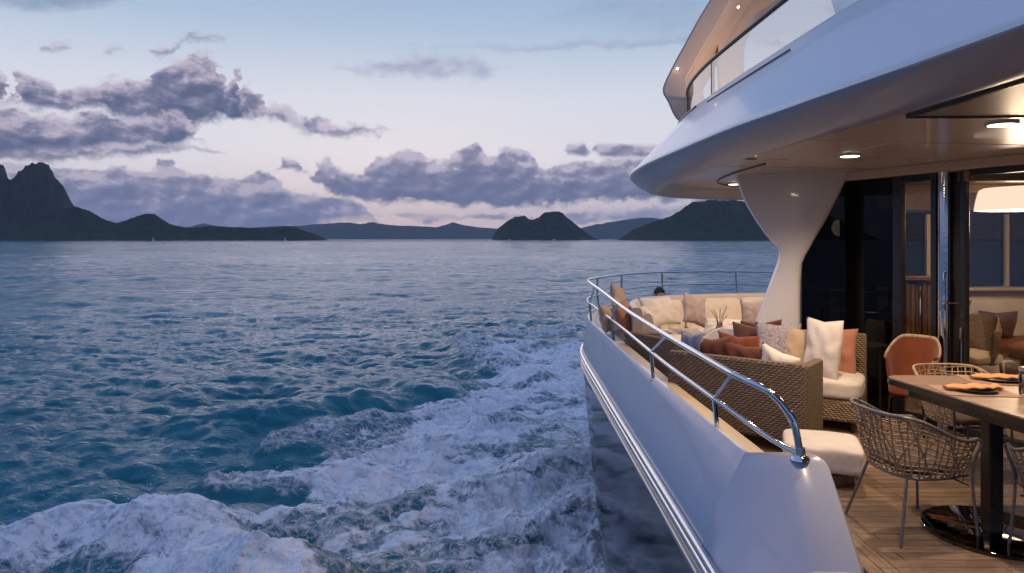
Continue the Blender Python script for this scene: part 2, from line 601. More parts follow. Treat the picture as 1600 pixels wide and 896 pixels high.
def cloud(sky_in, top, bot, colors, soft_t=0.008, soft_b=0.012, big=0.03, fine=0.05, opac=1.0, hole=0.0, relief_k=2.0):
    a, v = warped(big, fine)
    af = azf(a)
    vt = W.m('SUBTRACT', W.m('MULTIPLY', W.curve(af, [pxpt(*q) for q in top]), VMAX), 0.02)
    vb = W.m('SUBTRACT', W.m('MULTIPLY', W.curve(af, [pxpt(*q) for q in bot]), VMAX), 0.02)
    dt = W.m('DIVIDE', W.m('SUBTRACT', vt, v), soft_t)
    db = W.m('DIVIDE', W.m('SUBTRACT', v, vb), soft_b)
    d = W.sstep(W.m('MINIMUM', dt, db), -0.2, 1.0)
    if hole:
        d = W.m('MULTIPLY', d, W.m('SUBTRACT', 1.0, W.m('MULTIPLY', W.sstep(sS.outputs[2], 0.50, 0.62), hole)))
    hh = W.m('DIVIDE', W.m('SUBTRACT', v, vb), W.m('MAXIMUM', W.m('SUBTRACT', vt, vb), 0.02), clamp=True)
    sh = W.m('ADD', W.m('MULTIPLY', hh, 0.60), W.m('MULTIPLY', relief, relief_k))
    sh = W.m('ADD', sh, W.m('MULTIPLY', W.m('SUBTRACT', sS.outputs[0], .5), 0.55))
    # thin cloud edges let the glow through
    sh = W.m('ADD', sh, W.m('MULTIPLY', W.m('SUBTRACT', 1.0, W.m('MULTIPLY', dt, 0.20, clamp=True)), 0.34))
    c = W.ramp(W.m('ADD', sh, 0.15), colors)
    return W.mix(W.m('MULTIPLY', d, opac), sky_in, c)


DARKC = [(0.0, lin(84, 94, 122)), (0.35, lin(101, 107, 136)), (0.65, lin(134, 133, 158)), (1.0, lin(202, 190, 206))]
LOWC = [(0.0, lin(104, 110, 140)), (0.4, lin(123, 124, 153)), (0.7, lin(152, 148, 173)), (1.0, lin(206, 194, 209))]
PALE = [(0.0, lin(146, 152, 184)), (1.0, lin(178, 182, 206))]
BLUEC = [(0.0, lin(120, 138, 170)), (1.0, lin(150, 166, 194))]
N0 = 373
s1 = base
# faint upper clouds
s1 = cloud(s1, [(-300, 0), (-60, -30), (0, -25), (150, -30), (200, -10), (240, 30), (300, 60), (900, 60)],
           [(-300, 30), (0, 14), (60, 18), (110, 22), (160, 16), (210, 6), (260, 40), (900, 80)], BLUEC, .03, .015, .02, .03, .85)
s1 = cloud(s1, [(400, 118), (500, 112), (545, 100), (620, 86), (680, 80), (740, 90), (790, 104), (840, 112)],
           [(400, 112), (500, 110), (560, 118), (640, 124), (700, 124), (760, 120), (800, 106), (840, 106)], PALE, .02, .02, .03, .05, .85, .5)
s1 = cloud(s1, [(760, 60), (850, 20), (960, -30), (1300, -60), (1500, -60)], [(760, 50), (850, 45), (960, 60), (1100, 80), (1500, 80)], BLUEC, .05, .05, .03, .04, .35)
# little puffs
s1 = cloud(s1, [(0, 110), (50, 80), (75, 64), (105, 62), (122, 72), (140, 92), (150, 88), (165, 70), (185, 72), (200, 95), (235, 95), (245, 70), (268, 68), (285, 58), (312, 52), (345, 57), (360, 80), (400, 90)],
           [(0, 95), (50, 80), (75, 84), (105, 80), (122, 72), (140, 80), (150, 80), (165, 82), (185, 80), (200, 85), (235, 80), (245, 94), (268, 88), (285, 66), (312, 68), (345, 66), (360, 70), (400, 70)], LOWC, .012, .012, .015, .035, .9, .3)
# the big left bank
s1 = cloud(s1, [(-500, 80), (-40, 100), (4, 112), (14, 170), (20, 118), (50, 108), (90, 122), (100, 130), (130, 126), (170, 122), (205, 122), (236, 122), (250, 100), (290, 92), (305, 76), (335, 82), (346, 100), (372, 98), (384, 128), (350, 140), (380, 158), (404, 146), (414, 172), (430, 215), (520, 260)],
           [(-500, 180), (0, 172), (60, 174), (120, 180), (200, 184), (240, 196), (290, 200), (330, 190), (365, 190), (404, 186), (414, 180), (430, 190), (520, 190)], DARKC, .009, .014, .018, .048)
s1 = cloud(s1, [(-500, 150), (0, 168), (40, 172), (100, 180), (160, 178), (210, 176), (250, 172), (280, 166), (298, 186), (312, 212), (340, 232), (380, 250)],
           [(-500, 250), (0, 250), (100, 250), (160, 244), (210, 238), (290, 232), (312, 222), (340, 226), (380, 230)], DARKC, .009, .016, .018, .042)
s1 = cloud(s1, [(-100, 250), (0, 228), (140, 226), (210, 222), (290, 226), (330, 228), (360, 236), (400, 250)],
           [(-100, 246), (0, 248), (140, 252), (210, 246), (290, 238), (330, 238), (360, 237), (400, 240)], DARKC, .01, .01, .012, .03)
# tail of the left bank
s1 = cloud(s1, [(380, 200), (412, 162), (440, 160), (470, 174), (500, 180), (535, 184), (560, 188), (600, 196), (625, 206), (680, 230)],
           [(380, 190), (412, 186), (440, 194), (470, 206), (500, 218), (535, 214), (560, 212), (600, 208), (625, 204), (680, 200)], LOWC, .012, .012, .03, .055, .95, .5)
# lone puffs near the yacht
s1 = cloud(s1, [(850, 260), (878, 236), (890, 220), (915, 220), (926, 236), (930, 232), (940, 222), (1000, 222), (1040, 226), (1100, 260)],
           [(850, 240), (878, 236), (890, 244), (915, 246), (926, 238), (930, 238), (940, 248), (1000, 250), (1040, 250), (1100, 240)], LOWC, .008, .008, .008, .022)
# low bank at the left, behind the headland
s1 = cloud(s1, [(-500, 230), (0, 250), (60, 250), (110, 258), (150, 262), (190, 254), (230, 262), (262, 244), (280, 264), (330, 276), (380, 286), (410, 272), (440, 282), (470, 300), (520, 304), (560, 318), (590, 345), (640, 372)],
           [(-500, 400), (300, 400), (480, 366), (560, 350), (590, 352), (640, 360)], LOWC, .006, .02, .018, .038)
# central bank with a flat base
s1 = cloud(s1, [(380, 300), (414, 276), (436, 262), (455, 246), (474, 262), (484, 276), (500, 250), (530, 262), (560, 268), (590, 244), (640, 234), (676, 248), (716, 240), (742, 220), (764, 240), (800, 226), (832, 240), (848, 262), (880, 256), (936, 250), (1000, 246), (1100, 236), (1300, 246), (1700, 250)],
           [(380, 280), (414, 274), (436, 270), (455, 270), (474, 270), (484, 284), (520, 304), (560, 318), (600, 321), (700, 322), (900, 320), (1000, 318), (1100, 320), (1700, 322)], LOWC, .007, .009, .014, .040)
# thin streaks under the bank
s1 = cloud(s1, [(440, 330), (520, 326), (600, 336), (660, 332), (720, 336), (800, 330), (860, 340), (900, 330), (960, 330), (1040, 320), (1300, 320)],
           [(440, 338), (520, 342), (600, 338), (660, 350), (720, 344), (800, 346), (860, 342), (900, 350), (960, 348), (1040, 350), (1300, 350)], LOWC, .006, .006, .012, .03, .85, .5)
W.l.new(W.vm('SCALE', s1, s=10.0), bg.inputs['Color'])

# ------------------------------------------------------------------ sun (just a faint afterglow)
sd = bpy.data.lights.new('sun', 'SUN'); sd.energy = 0.35; sd.angle = math.radians(50); sd.color = (1.0, .78, .66)
so = bpy.data.objects.new('sun', sd); COL.objects.link(so)
dirv = Vector((math.sin(SUN_AZ) * math.cos(SUN_EL), math.cos(SUN_AZ) * math.cos(SUN_EL), math.sin(SUN_EL)))
so.rotation_euler = dirv.to_track_quat('Z', 'Y').to_euler()
so.location = (0, 0, 30)

# ------------------------------------------------------------------ camera
cam = bpy.data.cameras.new('camera'); cam.lens = 24.0; cam.sensor_width = 36.0
cam.lens = 36.0 * FPX / 1600.0
cam.shift_y = -(448.0 - HYP) / 1600.0
cam.clip_start = 0.05; cam.clip_end = 30000
co = bpy.data.objects.new('camera', cam); COL.objects.link(co)
co.location = (0, 0, EYE); co.rotation_euler = (PI / 2, 0, 0)
scene.camera = co

# ------------------------------------------------------------------ water
_perm = rng.permutation(4096); _val = rng.random(4096)


def vnoise(x, y, seed=0):
    ix = np.floor(x).astype(np.int64); iy = np.floor(y).astype(np.int64)
    fx = x - ix; fy = y - iy
    fx = fx * fx * fx * (fx * (fx * 6 - 15) + 10); fy = fy * fy * fy * (fy * (fy * 6 - 15) + 10)
    h = lambda a, b: _val[(_perm[(_perm[(a + seed * 131) & 4095] + b) & 4095])]
    return (h(ix, iy) * (1 - fx) + h(ix + 1, iy) * fx) * (1 - fy) + (h(ix, iy + 1) * (1 - fx) + h(ix + 1, iy + 1) * fx) * fy


def fbm(x, y, o=5, seed=0, g=.5):
    s = 0; a = 1; t = 0
    for i in range(o):
        s = s + a * vnoise(x, y, seed + i); t += a; a *= g; x = x * 2.03 + 5.1; y = y * 2.03 - 3.7
    return s / t


def sm(a, b, x):
    t = np.clip((x - a) / (b - a), 0, 1)
    return t * t * (3 - 2 * t)


def ocean_tile(N, L, lo, hi, std, wdir, spread, seed, slope=3.6):
    r = np.random.default_rng(seed)
    k1 = np.fft.fftfreq(N, d=L / N) * 2 * PI
    kx, ky = np.meshgrid(k1, k1, indexing='ij')
    k = np.hypot(kx, ky); k[0, 0] = 1
    cosw = (kx * math.cos(wdir) + ky * math.sin(wdir)) / k
    Pk = k ** -slope * (spread + (1 - spread) * np.abs(cosw) ** 4)
    lam = 2 * PI / k
    Pk *= sm(lo * .8, lo * 1.3, lam) * (1 - sm(hi * .8, hi * 1.3, lam)); Pk[0, 0] = 0
    H = (r.normal(size=(N, N)) + 1j * r.normal(size=(N, N))) * np.sqrt(Pk)
    h = np.fft.ifft2(H).real
    dx = np.fft.ifft2(-1j * kx / k * H).real; dy = np.fft.ifft2(-1j * ky / k * H).real
    q = std / h.std()
    return h * q, dx * q, dy * q


def samp(T, L, x, y):
    N = T.shape[0]
    u = x / L * N; v = y / L * N
    i = np.floor(u).astype(np.int64); j = np.floor(v).astype(np.int64)
    fu = u - i; fv = v - j
    i0 = i % N; i1 = (i + 1) % N; j0 = j % N; j1 = (j + 1) % N
    return (T[i0, j0] * (1 - fu) + T[i1, j0] * fu) * (1 - fv) + (T[i0, j1] * (1 - fu) + T[i1, j1] * fu) * fv


def seg_dist(x, y, pts):
    best = np.full(x.shape, 1e9)
    for (ax, ay), (bx, by) in zip(pts[:-1], pts[1:]):
        dx, dy = bx - ax, by - ay
        t = np.clip(((x - ax) * dx + (y - ay) * dy) / (dx * dx + dy * dy), 0, 1)
        best = np.minimum(best, np.hypot(x - ax - t * dx, y - ay - t * dy))
    return best


def make_water():
    rad = [2.5]
    while rad[-1] < 11000:
        r = rad[-1]
        rad.append(r + (max(.045, r * .0042) if r < 900 else r * .04))
    rad = np.array(rad)
    az = np.concatenate([np.radians(np.linspace(-180, -46, 50, endpoint=False)), np.radians(np.linspace(-46, 9, 700, endpoint=False)),
                         np.radians(np.linspace(9, 40, 160, endpoint=False)), np.radians(np.linspace(40, 180, 50, endpoint=False))])
    nr, na = len(rad), len(az)
    R, A = np.meshgrid(rad, az, indexing='ij')
    x = (R * np.sin(A)).ravel(); y = (R * np.cos(A)).ravel(); r = R.ravel()
    z = np.zeros_like(x); ox = np.zeros_like(x); oy = np.zeros_like(x)
    da = np.gradient(az); cell = np.maximum(np.gradient(rad)[:, None], rad[:, None] * da[None, :]).ravel()
    for (N, L, lo, hi, std, wd, sp, seed) in ((512, 173, 7, 45, .10, 1.35, .25, 3), (512, 97, 1.2, 6, .060, 1.75, .30, 5), (512, 29, .25, 1.4, .034, 1.5, .45, 9)):
        h, dx, dy = ocean_tile(N, L, lo, hi, std, wd, sp, seed)
        fade = 1 - sm(.35 * lo, 1.1 * lo, cell)
        z += samp(h, L, x, y) * fade
        ox += samp(dx, L, x, y) * fade * 1.1; oy += samp(dy, L, x, y) * fade * 1.1
    foam = np.zeros_like(x)
    near = np.where((r < 40) & (x > -14) & (x < 3) & (y > 3))[0]
    X, Y = x[near], y[near]
    # meander
    wx = X + 1.3 * (fbm(X * .45, Y * .45, 4, 3) - .5); wy = Y + 1.3 * (fbm(X * .45 + 9, Y * .45, 4, 8) - .5)
    xl = np.interp(Y, [3, 8, 8.8, 9.5, 9.9, 10.3, 11.2, 12.2, 13, 15, 17, 20, 24, 27, 32, 40], [-5, -5.5, -6.0, -6.5, -6.3, -5.2, -4.9, -4.4, -4.2, -3.7, -2.5, -1.5, -1.3, -1.7, 0.3, 1.0])
    q = (1.1 - wx) / np.maximum(.3, 1.1 - xl)
    ed = fbm(wx * .9, wy * .9, 5, 21)
    F = (1 - sm(.60, 1.0, q + .5 * (ed - .5))) * (1 - sm(26, 31, wy))
    # streaks drawn out along the wake
    c, s = math.cos(math.radians(32)), math.sin(math.radians(32))
    su, sv = wx * c + wy * s, -wx * s + wy * c
    st = fbm(su * .55, sv * 1.9, 6, 41, .58)
    st2 = fbm(su * 1.6, sv * 3.4, 5, 61, .6)
    F = F * (.42 + .95 * sm(.34, .60, st)) * (.62 + .66 * st2)
    ridges = [([(-6.4, 9.0), (-5.9, 9.6), (-5.0, 9.4), (-3.9, 8.8), (-2.8, 8.1), (-1.8, 7.2)], .75, .68, 1.0),
              ([(-5.2, 11.4), (-3.6, 12.0), (-2.3, 13.2), (-1.0, 14.6), (.3, 15.6)], .42, .30, .55),
              ([(-1.9, 27.0), (-1.2, 25.0), (-.5, 22.5), (.5, 20)], .95, .50, .55),
              ([(-6.6, 15.0), (-4.2, 16.8), (-2.2, 19.0)], 1.0, .42, .0),
              ([(-4.6, 14.2), (-3.0, 15.6), (-1.2, 17.2), (.6, 18.5)], .5, .30, .45),
              ([(-.2, 31.5), (.9, 31.0), (2.6, 31.5)], .8, .18, .55),
              ([(-3.4, 9.9), (-1.6, 10.9), (.2, 12.4), (1.0, 13.6)], .55, .30, .35),
              ([(-1.9, 8.4), (-.4, 9.5), (.9, 11)], .5, .25, .3)]
    zz = np.zeros_like(X)
    for pts, w, h, f in ridges:
        d = seg_dist(wx, wy, pts)
        g = np.exp(-(d / w) ** 2)
        zz += h * g * (.65 + .7 * ed)
        F = np.maximum(F, f * sm(.18, .75, g + .35 * (st - .5)) * (.75 + .4 * st2)) if f else F
    F = np.maximum(F, (.5 + .8 * (st - .35)) * np.exp(-np.maximum(0, 1.1 - X) / .8) * sm(5, 9, Y) * (1 - sm(20, 27, Y)))
    F = np.clip(F, 0, 1.15)
    tur = fbm(wx * 1.5, wy * 1.5, 6, 77, .55) - .5
    rid = 1 - np.abs(2 * fbm(su * 1.0, sv * 2.2, 5, 91, .52) - 1)
    zz += sm(.1, .8, F) * (.24 * tur + .20 * (rid - .72) + .09 * (fbm(wx * 4.5, wy * 4.5, 4, 113, .6) - .5) + .05 * (st2 - .5))
    z[near] += zz
    k = 1 - .6 * sm(.2, .8, F)
    ox[near] *= k; oy[near] *= k
    foam[near] = F
    # scattered small whitecaps further out
    x = x + ox; y = y + oy
    V = np.stack([x, y, z], 1)
    V = np.vstack([V, [[0, 0, -.2]]])
    i = np.arange(nr - 1)[:, None]; j = np.arange(na)[None, :]; jn = (j + 1) % na
    quads = np.stack([i * na + j, (i) * na + jn, (i + 1) * na + jn, (i + 1) * na + j], -1).reshape(-1, 4)
    cidx = nr * na
    tris = np.stack([np.full(na, cidx), np.arange(na)[::1] * 0 + (np.arange(na) + 1) % na, np.arange(na)], 1)
    nq, nt = len(quads), len(tris)
    me = bpy.data.meshes.new('sea_water')
    me.vertices.add(len(V)); me.vertices.foreach_set('co', V.astype(np.float32).ravel())
    me.loops.add(nq * 4 + nt * 3)
    me.loops.foreach_set('vertex_index', np.concatenate([quads.ravel(), tris.ravel()]).astype(np.int32))
    me.polygons.add(nq + nt)
    me.polygons.foreach_set('loop_start', np.concatenate([np.arange(nq) * 4, nq * 4 + np.arange(nt) * 3]).astype(np.int32))
    me.polygons.foreach_set('use_smooth', np.ones(nq + nt, dtype=bool))
    me.update(calc_edges=True)
    at = me.attributes.new('foam', 'FLOAT', 'POINT')
    at.data.foreach_set('value', np.concatenate([foam, [0]]).astype(np.float32))
    m, t, b = mat('sea_water')
    geo = t.node('ShaderNodeNewGeometry').outputs['Position']
    fa = t.node('ShaderNodeAttribute'); fa.attribute_name = 'foam'
    f0 = fa.outputs['Fac']
    wpos = t.vm('ADD', geo, t.vm('SCALE', t.vm('SUBTRACT', t.noise(geo, 1.3, 4, .6, out=1), (.5, .5, .5)), s=.55))
    vo = t.node('ShaderNodeTexVoronoi', feature='DISTANCE_TO_EDGE'); t.l.new(wpos, vo.inputs['Vector']); vo.inputs['Scale'].default_value = 3.4
    vo2 = t.node('ShaderNodeTexVoronoi', feature='DISTANCE_TO_EDGE'); t.l.new(wpos, vo2.inputs['Vector']); vo2.inputs['Scale'].default_value = 9.0
    lace = t.m('SUBTRACT', 1.0, t.m('MULTIPLY', t.m('MINIMUM', vo.outputs[0], t.m('MULTIPLY', vo2.outputs[0], 1.6)), 3.2), clamp=True)
    st_ = t.node('ShaderNodeMapping'); st_.inputs['Rotation'].default_value = (0, 0, math.radians(-32)); st_.inputs['Scale'].default_value = (.55, 1.5, 1)
    t.l.new(wpos, st_.inputs[0])
    fn = t.m('ADD', t.m('MULTIPLY', t.noise(st_.outputs[0], 4.0, 10, .66), .6), t.m('MULTIPLY', t.noise(geo, 11.0, 8, .66), .4))
    fsum = t.m('ADD', f0, t.m('ADD', t.m('MULTIPLY', t.m('SUBTRACT', fn, .5), 2.0), t.m('MULTIPLY', t.m('SUBTRACT', lace, .6), .55)))
    gate = t.sstep(f0, .10, .34)
    fm = t.m('MULTIPLY', t.sstep(fsum, .16, .90), gate)
    milky = t.m('MULTIPLY', t.sstep(f0, .05, .8), .7)
    deep = t.ramp(t.noise(geo, .09, 3, .5), [(.3, (0.005, 0.142, 0.178)), (.7, (0.009, 0.190, 0.232))])
    body = t.mix(milky, deep, (0.075, 0.185, 0.24, 1))
    fc = t.ramp(fn, [(.40, (0.56, 0.63, 0.70)), (.54, (0.97, 0.97, 0.97))])
    t.l.new(t.mix(fm, body, fc), b.inputs['Base Color'])
    t.l.new(t.m('ADD', .07, t.m('MULTIPLY', fm, .65)), b.inputs['Roughness'])
    b.inputs['IOR'].default_value = 1.333
    b.inputs['Specular IOR Level'].default_value = 0.0
    mp = t.node('ShaderNodeMapping'); mp.inputs['Scale'].default_value = (.8, 1.25, 1); mp.inputs['Rotation'].default_value = (0, 0, .12)
    t.l.new(geo, mp.inputs[0])
    r1 = t.noise(mp.outputs[0], 2.8, 4, .6, .5); r2 = t.noise(mp.outputs[0], 7.5, 5, .62, .6)
    r0 = t.noise(mp.outputs[0], .33, 3, .5, .3)
    hgt = t.m('ADD', t.m('ADD', t.m('MULTIPLY', r1, .42), t.m('MULTIPLY', r2, .15)), t.m('ADD', t.m('MULTIPLY', r0, 1.2), t.m('MULTIPLY', t.noise(mp.outputs[0], .10, 3, .55, .3), 3.2)))
    patch = t.ramp(t.noise(geo, .035, 4, .6), [(.35, (.55,) * 3), (.65, (1.25,) * 3)])
    hgt = t.m('MULTIPLY', t.m('MULTIPLY', hgt, patch), .85)
    hgt = t.m('ADD', hgt, t.m('MULTIPLY', t.m('MULTIPLY', fm, t.m('ADD', t.m('MULTIPLY', fn, .5), t.m('MULTIPLY', lace, .08))), .40))
    bump(t, b, hgt, .22, 1.0)
    nrm = b.inputs['Normal'].links[0].from_socket
    gls = t.node('ShaderNodeBsdfGlossy'); gls.inputs['Roughness'].default_value = .07; gls.inputs[0].default_value = (.86, .90, 1.0, 1)
    frn = t.node('ShaderNodeFresnel'); frn.inputs[0].default_value = 1.333
    t.l.new(nrm, gls.inputs['Normal']); t.l.new(nrm, frn.inputs['Normal'])
    mxs = t.node('ShaderNodeMixShader')
    t.l.new(t.m('MULTIPLY', t.m('MINIMUM', t.m('MULTIPLY', frn.outputs[0], 1.0), .48), t.m('SUBTRACT', 1.0, t.m('MULTIPLY', fm, .85))), mxs.inputs[0])
    t.l.new(b.outputs[0], mxs.inputs[1]); t.l.new(gls.outputs[0], mxs.inputs[2])
    t.l.new(mxs.outputs[0], m.node_tree.nodes['Material Output'].inputs[0])
    me.materials.append(m)
    o = bpy.data.objects.new('sea_water', me); COL.objects.link(o)
    return tag(o, kind='structure')


make_water()
mb = MB(); rs = random.Random(5)
for (ax, ay), (bx, by), n, hz_ in (((-6.8, 9.4), (-4.0, 8.8), 150, .7), ((-4.0, 8.8), (-2.0, 7.6), 60, .5), ((-4.9, 11.6), (-1.0, 14.6), 60, .4), ((-1.9, 26.5), (-.6, 22.5), 70, .6), ((.9, 9), (.9, 19), 110, .5), ((-1.0, 14.6), (.6, 18), 50, .4)):
    for k in range(n):
        u = rs.random(); r_ = rs.choice((.004, .005, .006, .009)) * (1 + max(ay, 9) / 28)
        c_ = Vector((ax + (bx - ax) * u + rs.gauss(0, .35), ay + (by - ay) * u + rs.gauss(0, .35), .1 + abs(rs.gauss(0, .42)) * hz_ + .12))
        if c_.x > 1.05: continue
        mb.add([c_ + Vector(q) * r_ for q in ((1, 0, 0), (-1, 0, 0), (0, 1, 0), (0, -1, 0), (0, 0, 1.2), (0, 0, -1.2))],
               [(0, 2, 4), (2, 1, 4), (1, 3, 4), (3, 0, 4), (2, 0, 5), (1, 2, 5), (3, 1, 5), (0, 3, 5)])
sp = mb.build('sea_spray', simple('spray_drops', (.85, .86, .88), .3), None, True, 180)
tag(sp, kind='stuff')

# ------------------------------------------------------------------ hills round the bay
def hill_mat(name, g0, g1, rock, sc, rock_amt=.5):
    m, t, b = mat(name)
    geo = t.node('ShaderNodeNewGeometry')
    p = geo.outputs['Position']
    n = t.noise(p, sc, 8, .62); n2 = t.noise(p, sc * 6, 5, .6)
    c = t.ramp(t.m('ADD', t.m('MULTIPLY', n, .6), t.m('MULTIPLY', n2, .4)), [(.35, g0), (.65, g1)])
    sz = t.node('ShaderNodeSeparateXYZ'); t.l.new(geo.outputs['Normal'], sz.inputs[0])
    mp = t.node('ShaderNodeMapping'); mp.inputs['Scale'].default_value = (1, 1, 6); t.l.new(p, mp.inputs[0])
    strat = t.noise(mp.outputs[0], sc * 2, 5, .6)
    rk = t.m('MULTIPLY', t.sstep(t.m('ADD', t.m('SUBTRACT', 1.0, sz.outputs[2]), t.m('MULTIPLY', t.m('SUBTRACT', strat, .5), .9)), .30, .62), rock_amt)
    t.l.new(t.mix(rk, c, t.ramp(strat, [(.3, [q * .5 for q in rock]), (.7, rock)])), b.inputs['Base Color'])
    b.inputs['Roughness'].default_value = .95; b.inputs['Specular IOR Level'].default_value = .1
    bump(t, b, n2, 8.0, 1.0)
    return m


HM = [hill_mat('scrub_hillside', (0.010, 0.018, 0.011), (0.060, 0.078, 0.038), (0.105, 0.078, 0.068), .030, .6),
      hill_mat('far_hillside', (0.03, 0.04, 0.035), (0.05, 0.06, 0.05), (0.07, 0.06, 0.06), .006, .3)]


def hill(name, prof, D, depth, seed, material, label=None, ncol=None, rough=.10):
    a0 = math.atan((prof[0][0] - CXP) / FPX); a1 = math.atan((prof[-1][0] - CXP) / FPX)
    na = ncol or 260; nd = 46
    a = np.linspace(a0, a1, na)
    px = np.tan(a) * FPX + CXP
    top = np.interp(px, [p[0] for p in prof], [(HYP - p[1]) / FPX for p in prof])
    dn = np.linspace(0, 1, nd)
    AA, DD = np.meshgrid(a, dn, indexing='ij')
    TT = np.repeat(top[:, None], nd, 1)
    ridge = .55
    # front slope rises to the ridge, back falls away
    shape = np.where(DD < ridge, np.clip(DD / ridge, 0, 1) ** 1.15, np.clip(1 - (DD - ridge) / (1 - ridge), 0, 1) ** .8)
    yy = D + (DD - ridge) * depth
    xx = np.tan(AA) * yy
    hh = TT * yy * shape
    fr = 12.0 / depth
    nse = fbm(xx * fr * .6 + 50, yy * fr * .6, 6, seed, .55) - .5
    gul = np.abs(2 * fbm(xx * fr * 1.3 + 9, yy * fr * .4, 6, seed + 17, .55) - 1)
    terr = fbm(xx * fr * .5 + 3, yy * fr * .5, 3, seed + 33) * .08
    env = np.clip(shape * (1 - shape) * 4, 0, 1)
    lv = hh / np.maximum(1e-6, hh.max()) + terr
    step = (np.floor(lv * 6) + sm(.55, 1.0, lv * 6 - np.floor(lv * 6))) / 6 - lv
    hh = hh * (1 + rough * 2.6 * nse * (.25 + .75 * env) - rough * 2.6 * gul * env) + hh.max() * step * .38 * env * np.clip(rough * 8, 0, 1)
    sil = fbm(px[:, None] * .21 + seed, np.zeros_like(DD) + .5, 4, seed + 5, .6) - .5
    hh = hh * (1 + .09 * sil) - 1.5
    V = np.stack([xx, yy, hh], -1).reshape(-1, 3)
    F = [(i * nd + j, (i + 1) * nd + j, (i + 1) * nd + j + 1, i * nd + j + 1) for i in range(na - 1) for j in range(nd - 1)]
    me = bpy.data.meshes.new(name); me.from_pydata(V.tolist(), [], F)
    o = link(name, me, material, None, True, 35)
    tag(o, label, kind='structure')
    return o


hill('mountain', [(-2600, 372), (-2000, 280), (-1500, 240), (-1000, 215), (-600, 232), (-300, 205), (-120, 215), (-40, 236), (-5, 250), (6, 254), (12, 274), (19, 276), (30, 262), (46, 251), (66, 249), (76, 253), (84, 268), (98, 284), (112, 312), (122, 326), (150, 345), (190, 362), (230, 372)],
     1700, 520, 3, HM[0], ncol=700, rough=.12)
hill('headland', [(60, 372), (90, 325), (118, 317), (140, 325), (160, 338), (182, 344), (204, 338), (222, 331), (240, 330), (252, 337), (266, 346), (284, 350), (300, 352), (330, 349), (370, 351), (420, 352), (446, 350), (462, 351), (476, 357), (492, 361), (504, 367), (514, 372.5)],
     1560, 260, 9, HM[0], ncol=420, rough=.10)
hill('far_hills', [(250, 366), (300, 352), (318, 347), (340, 352), (380, 356), (430, 352), (470, 352), (490, 349), (512, 348), (528, 346), (548, 347), (562, 350), (580, 346), (600, 349), (622, 351), (650, 352), (680, 354), (696, 350), (708, 346), (724, 351), (750, 354), (780, 356), (840, 358), (900, 357), (930, 350), (960, 345), (980, 342), (1000, 339), (1020, 339), (1060, 346), (1100, 352), (1300, 352), (1500, 345), (1700, 340), (2100, 350), (2600, 372)],
     5200, 1400, 15, HM[1], ncol=500, rough=.10)
hill('island', [(768, 372.5), (772, 362), (780, 352), (792, 343), (804, 336), (812, 336), (820, 334), (826, 340), (834, 340), (842, 337), (848, 331), (858, 328), (872, 328), (880, 332), (890, 340), (902, 350), (916, 361), (928, 369), (938, 372.5)],
     2100, 300, 23, HM[0], ncol=300, rough=.15)
hill('wooded_hill', [(964, 372.5), (976, 364), (990, 355), (1014, 345), (1036, 338), (1052, 331), (1070, 319), (1082, 310), (1110, 308), (1150, 309), (1190, 313), (1240, 318), (1300, 326), (1400, 330), (1500, 326), (1600, 322), (1700, 330), (1900, 345), (2300, 372)],
     1750, 480, 31, HM[0], ncol=520, rough=.14)

# ------------------------------------------------------------------ haze
hm = bpy.data.materials.new('haze_air'); hm.use_nodes = True
ht = NT(hm.node_tree); ht.n.clear()
ho = ht.node('ShaderNodeOutputMaterial'); hv = ht.node('ShaderNodeVolumePrincipled')
hv.inputs['Color'].default_value = (0.80, 0.86, 0.98, 1); hv.inputs['Density'].default_value = 0.00007
hv.inputs['Anisotropy'].default_value = 0.0
ht.l.new(hv.outputs[0], ho.inputs['Volume'])
mb = MB(); rbox(mb, (24000, 24000, 500), (0, 0, 247), bevel=0)
hz = mb.build('haze', hm, None, False); weld(hz, .01)
tag(hz, kind='stuff')
hz.display_type = 'WIRE'

# ------------------------------------------------------------------ the yacht
yacht = thing('motor_yacht', 'white motor yacht with dark hull, steel handrails and warmly lit deck', 'yacht', (4.3, 5.0, 0))


def part(mb_, name, m, angle=40, smooth=True, parent=None):
    return mb_.build(name, m, parent or yacht, smooth, angle, world=True)


def mirror_plan(L, xc):
    return L + [(2 * xc - x, y) for x, y in reversed(L[:-1])]


def plan(L, xc, n):
    return [Vector((p.x, p.y)) for p in cr([(x, y, 0) for x, y in mirror_plan(L, xc)], n)]


def normals(pts):
    out = []
    for i in range(len(pts)):
        t = (pts[min(i + 1, len(pts) - 1)] - pts[max(i - 1, 0)]).normalized()
        out.append(Vector((t.y, -t.x)))
    return out


RUB = plan([(1.15, -4), (1.15, 0), (1.15, 4), (1.135, 7), (1.13, 9), (1.13, 10.4), (1.18, 11.5), (1.44, 12.7), (2.05, 13.9), (3.1, 14.75), (4.3, 15.05)], 4.3, 240)
RN = normals(RUB)


def hull_pt(p, z, o=0.0, nrm=None):
    k = 0.55 + 0.45 * max(-0.2, min(1, z / 2.2))
    y = p.y if p.y < 6 else 6 + (p.y - 6) * k
    return (p.x + (nrm.x * o if nrm else 0), y + (nrm.y * o if nrm else 0), z)


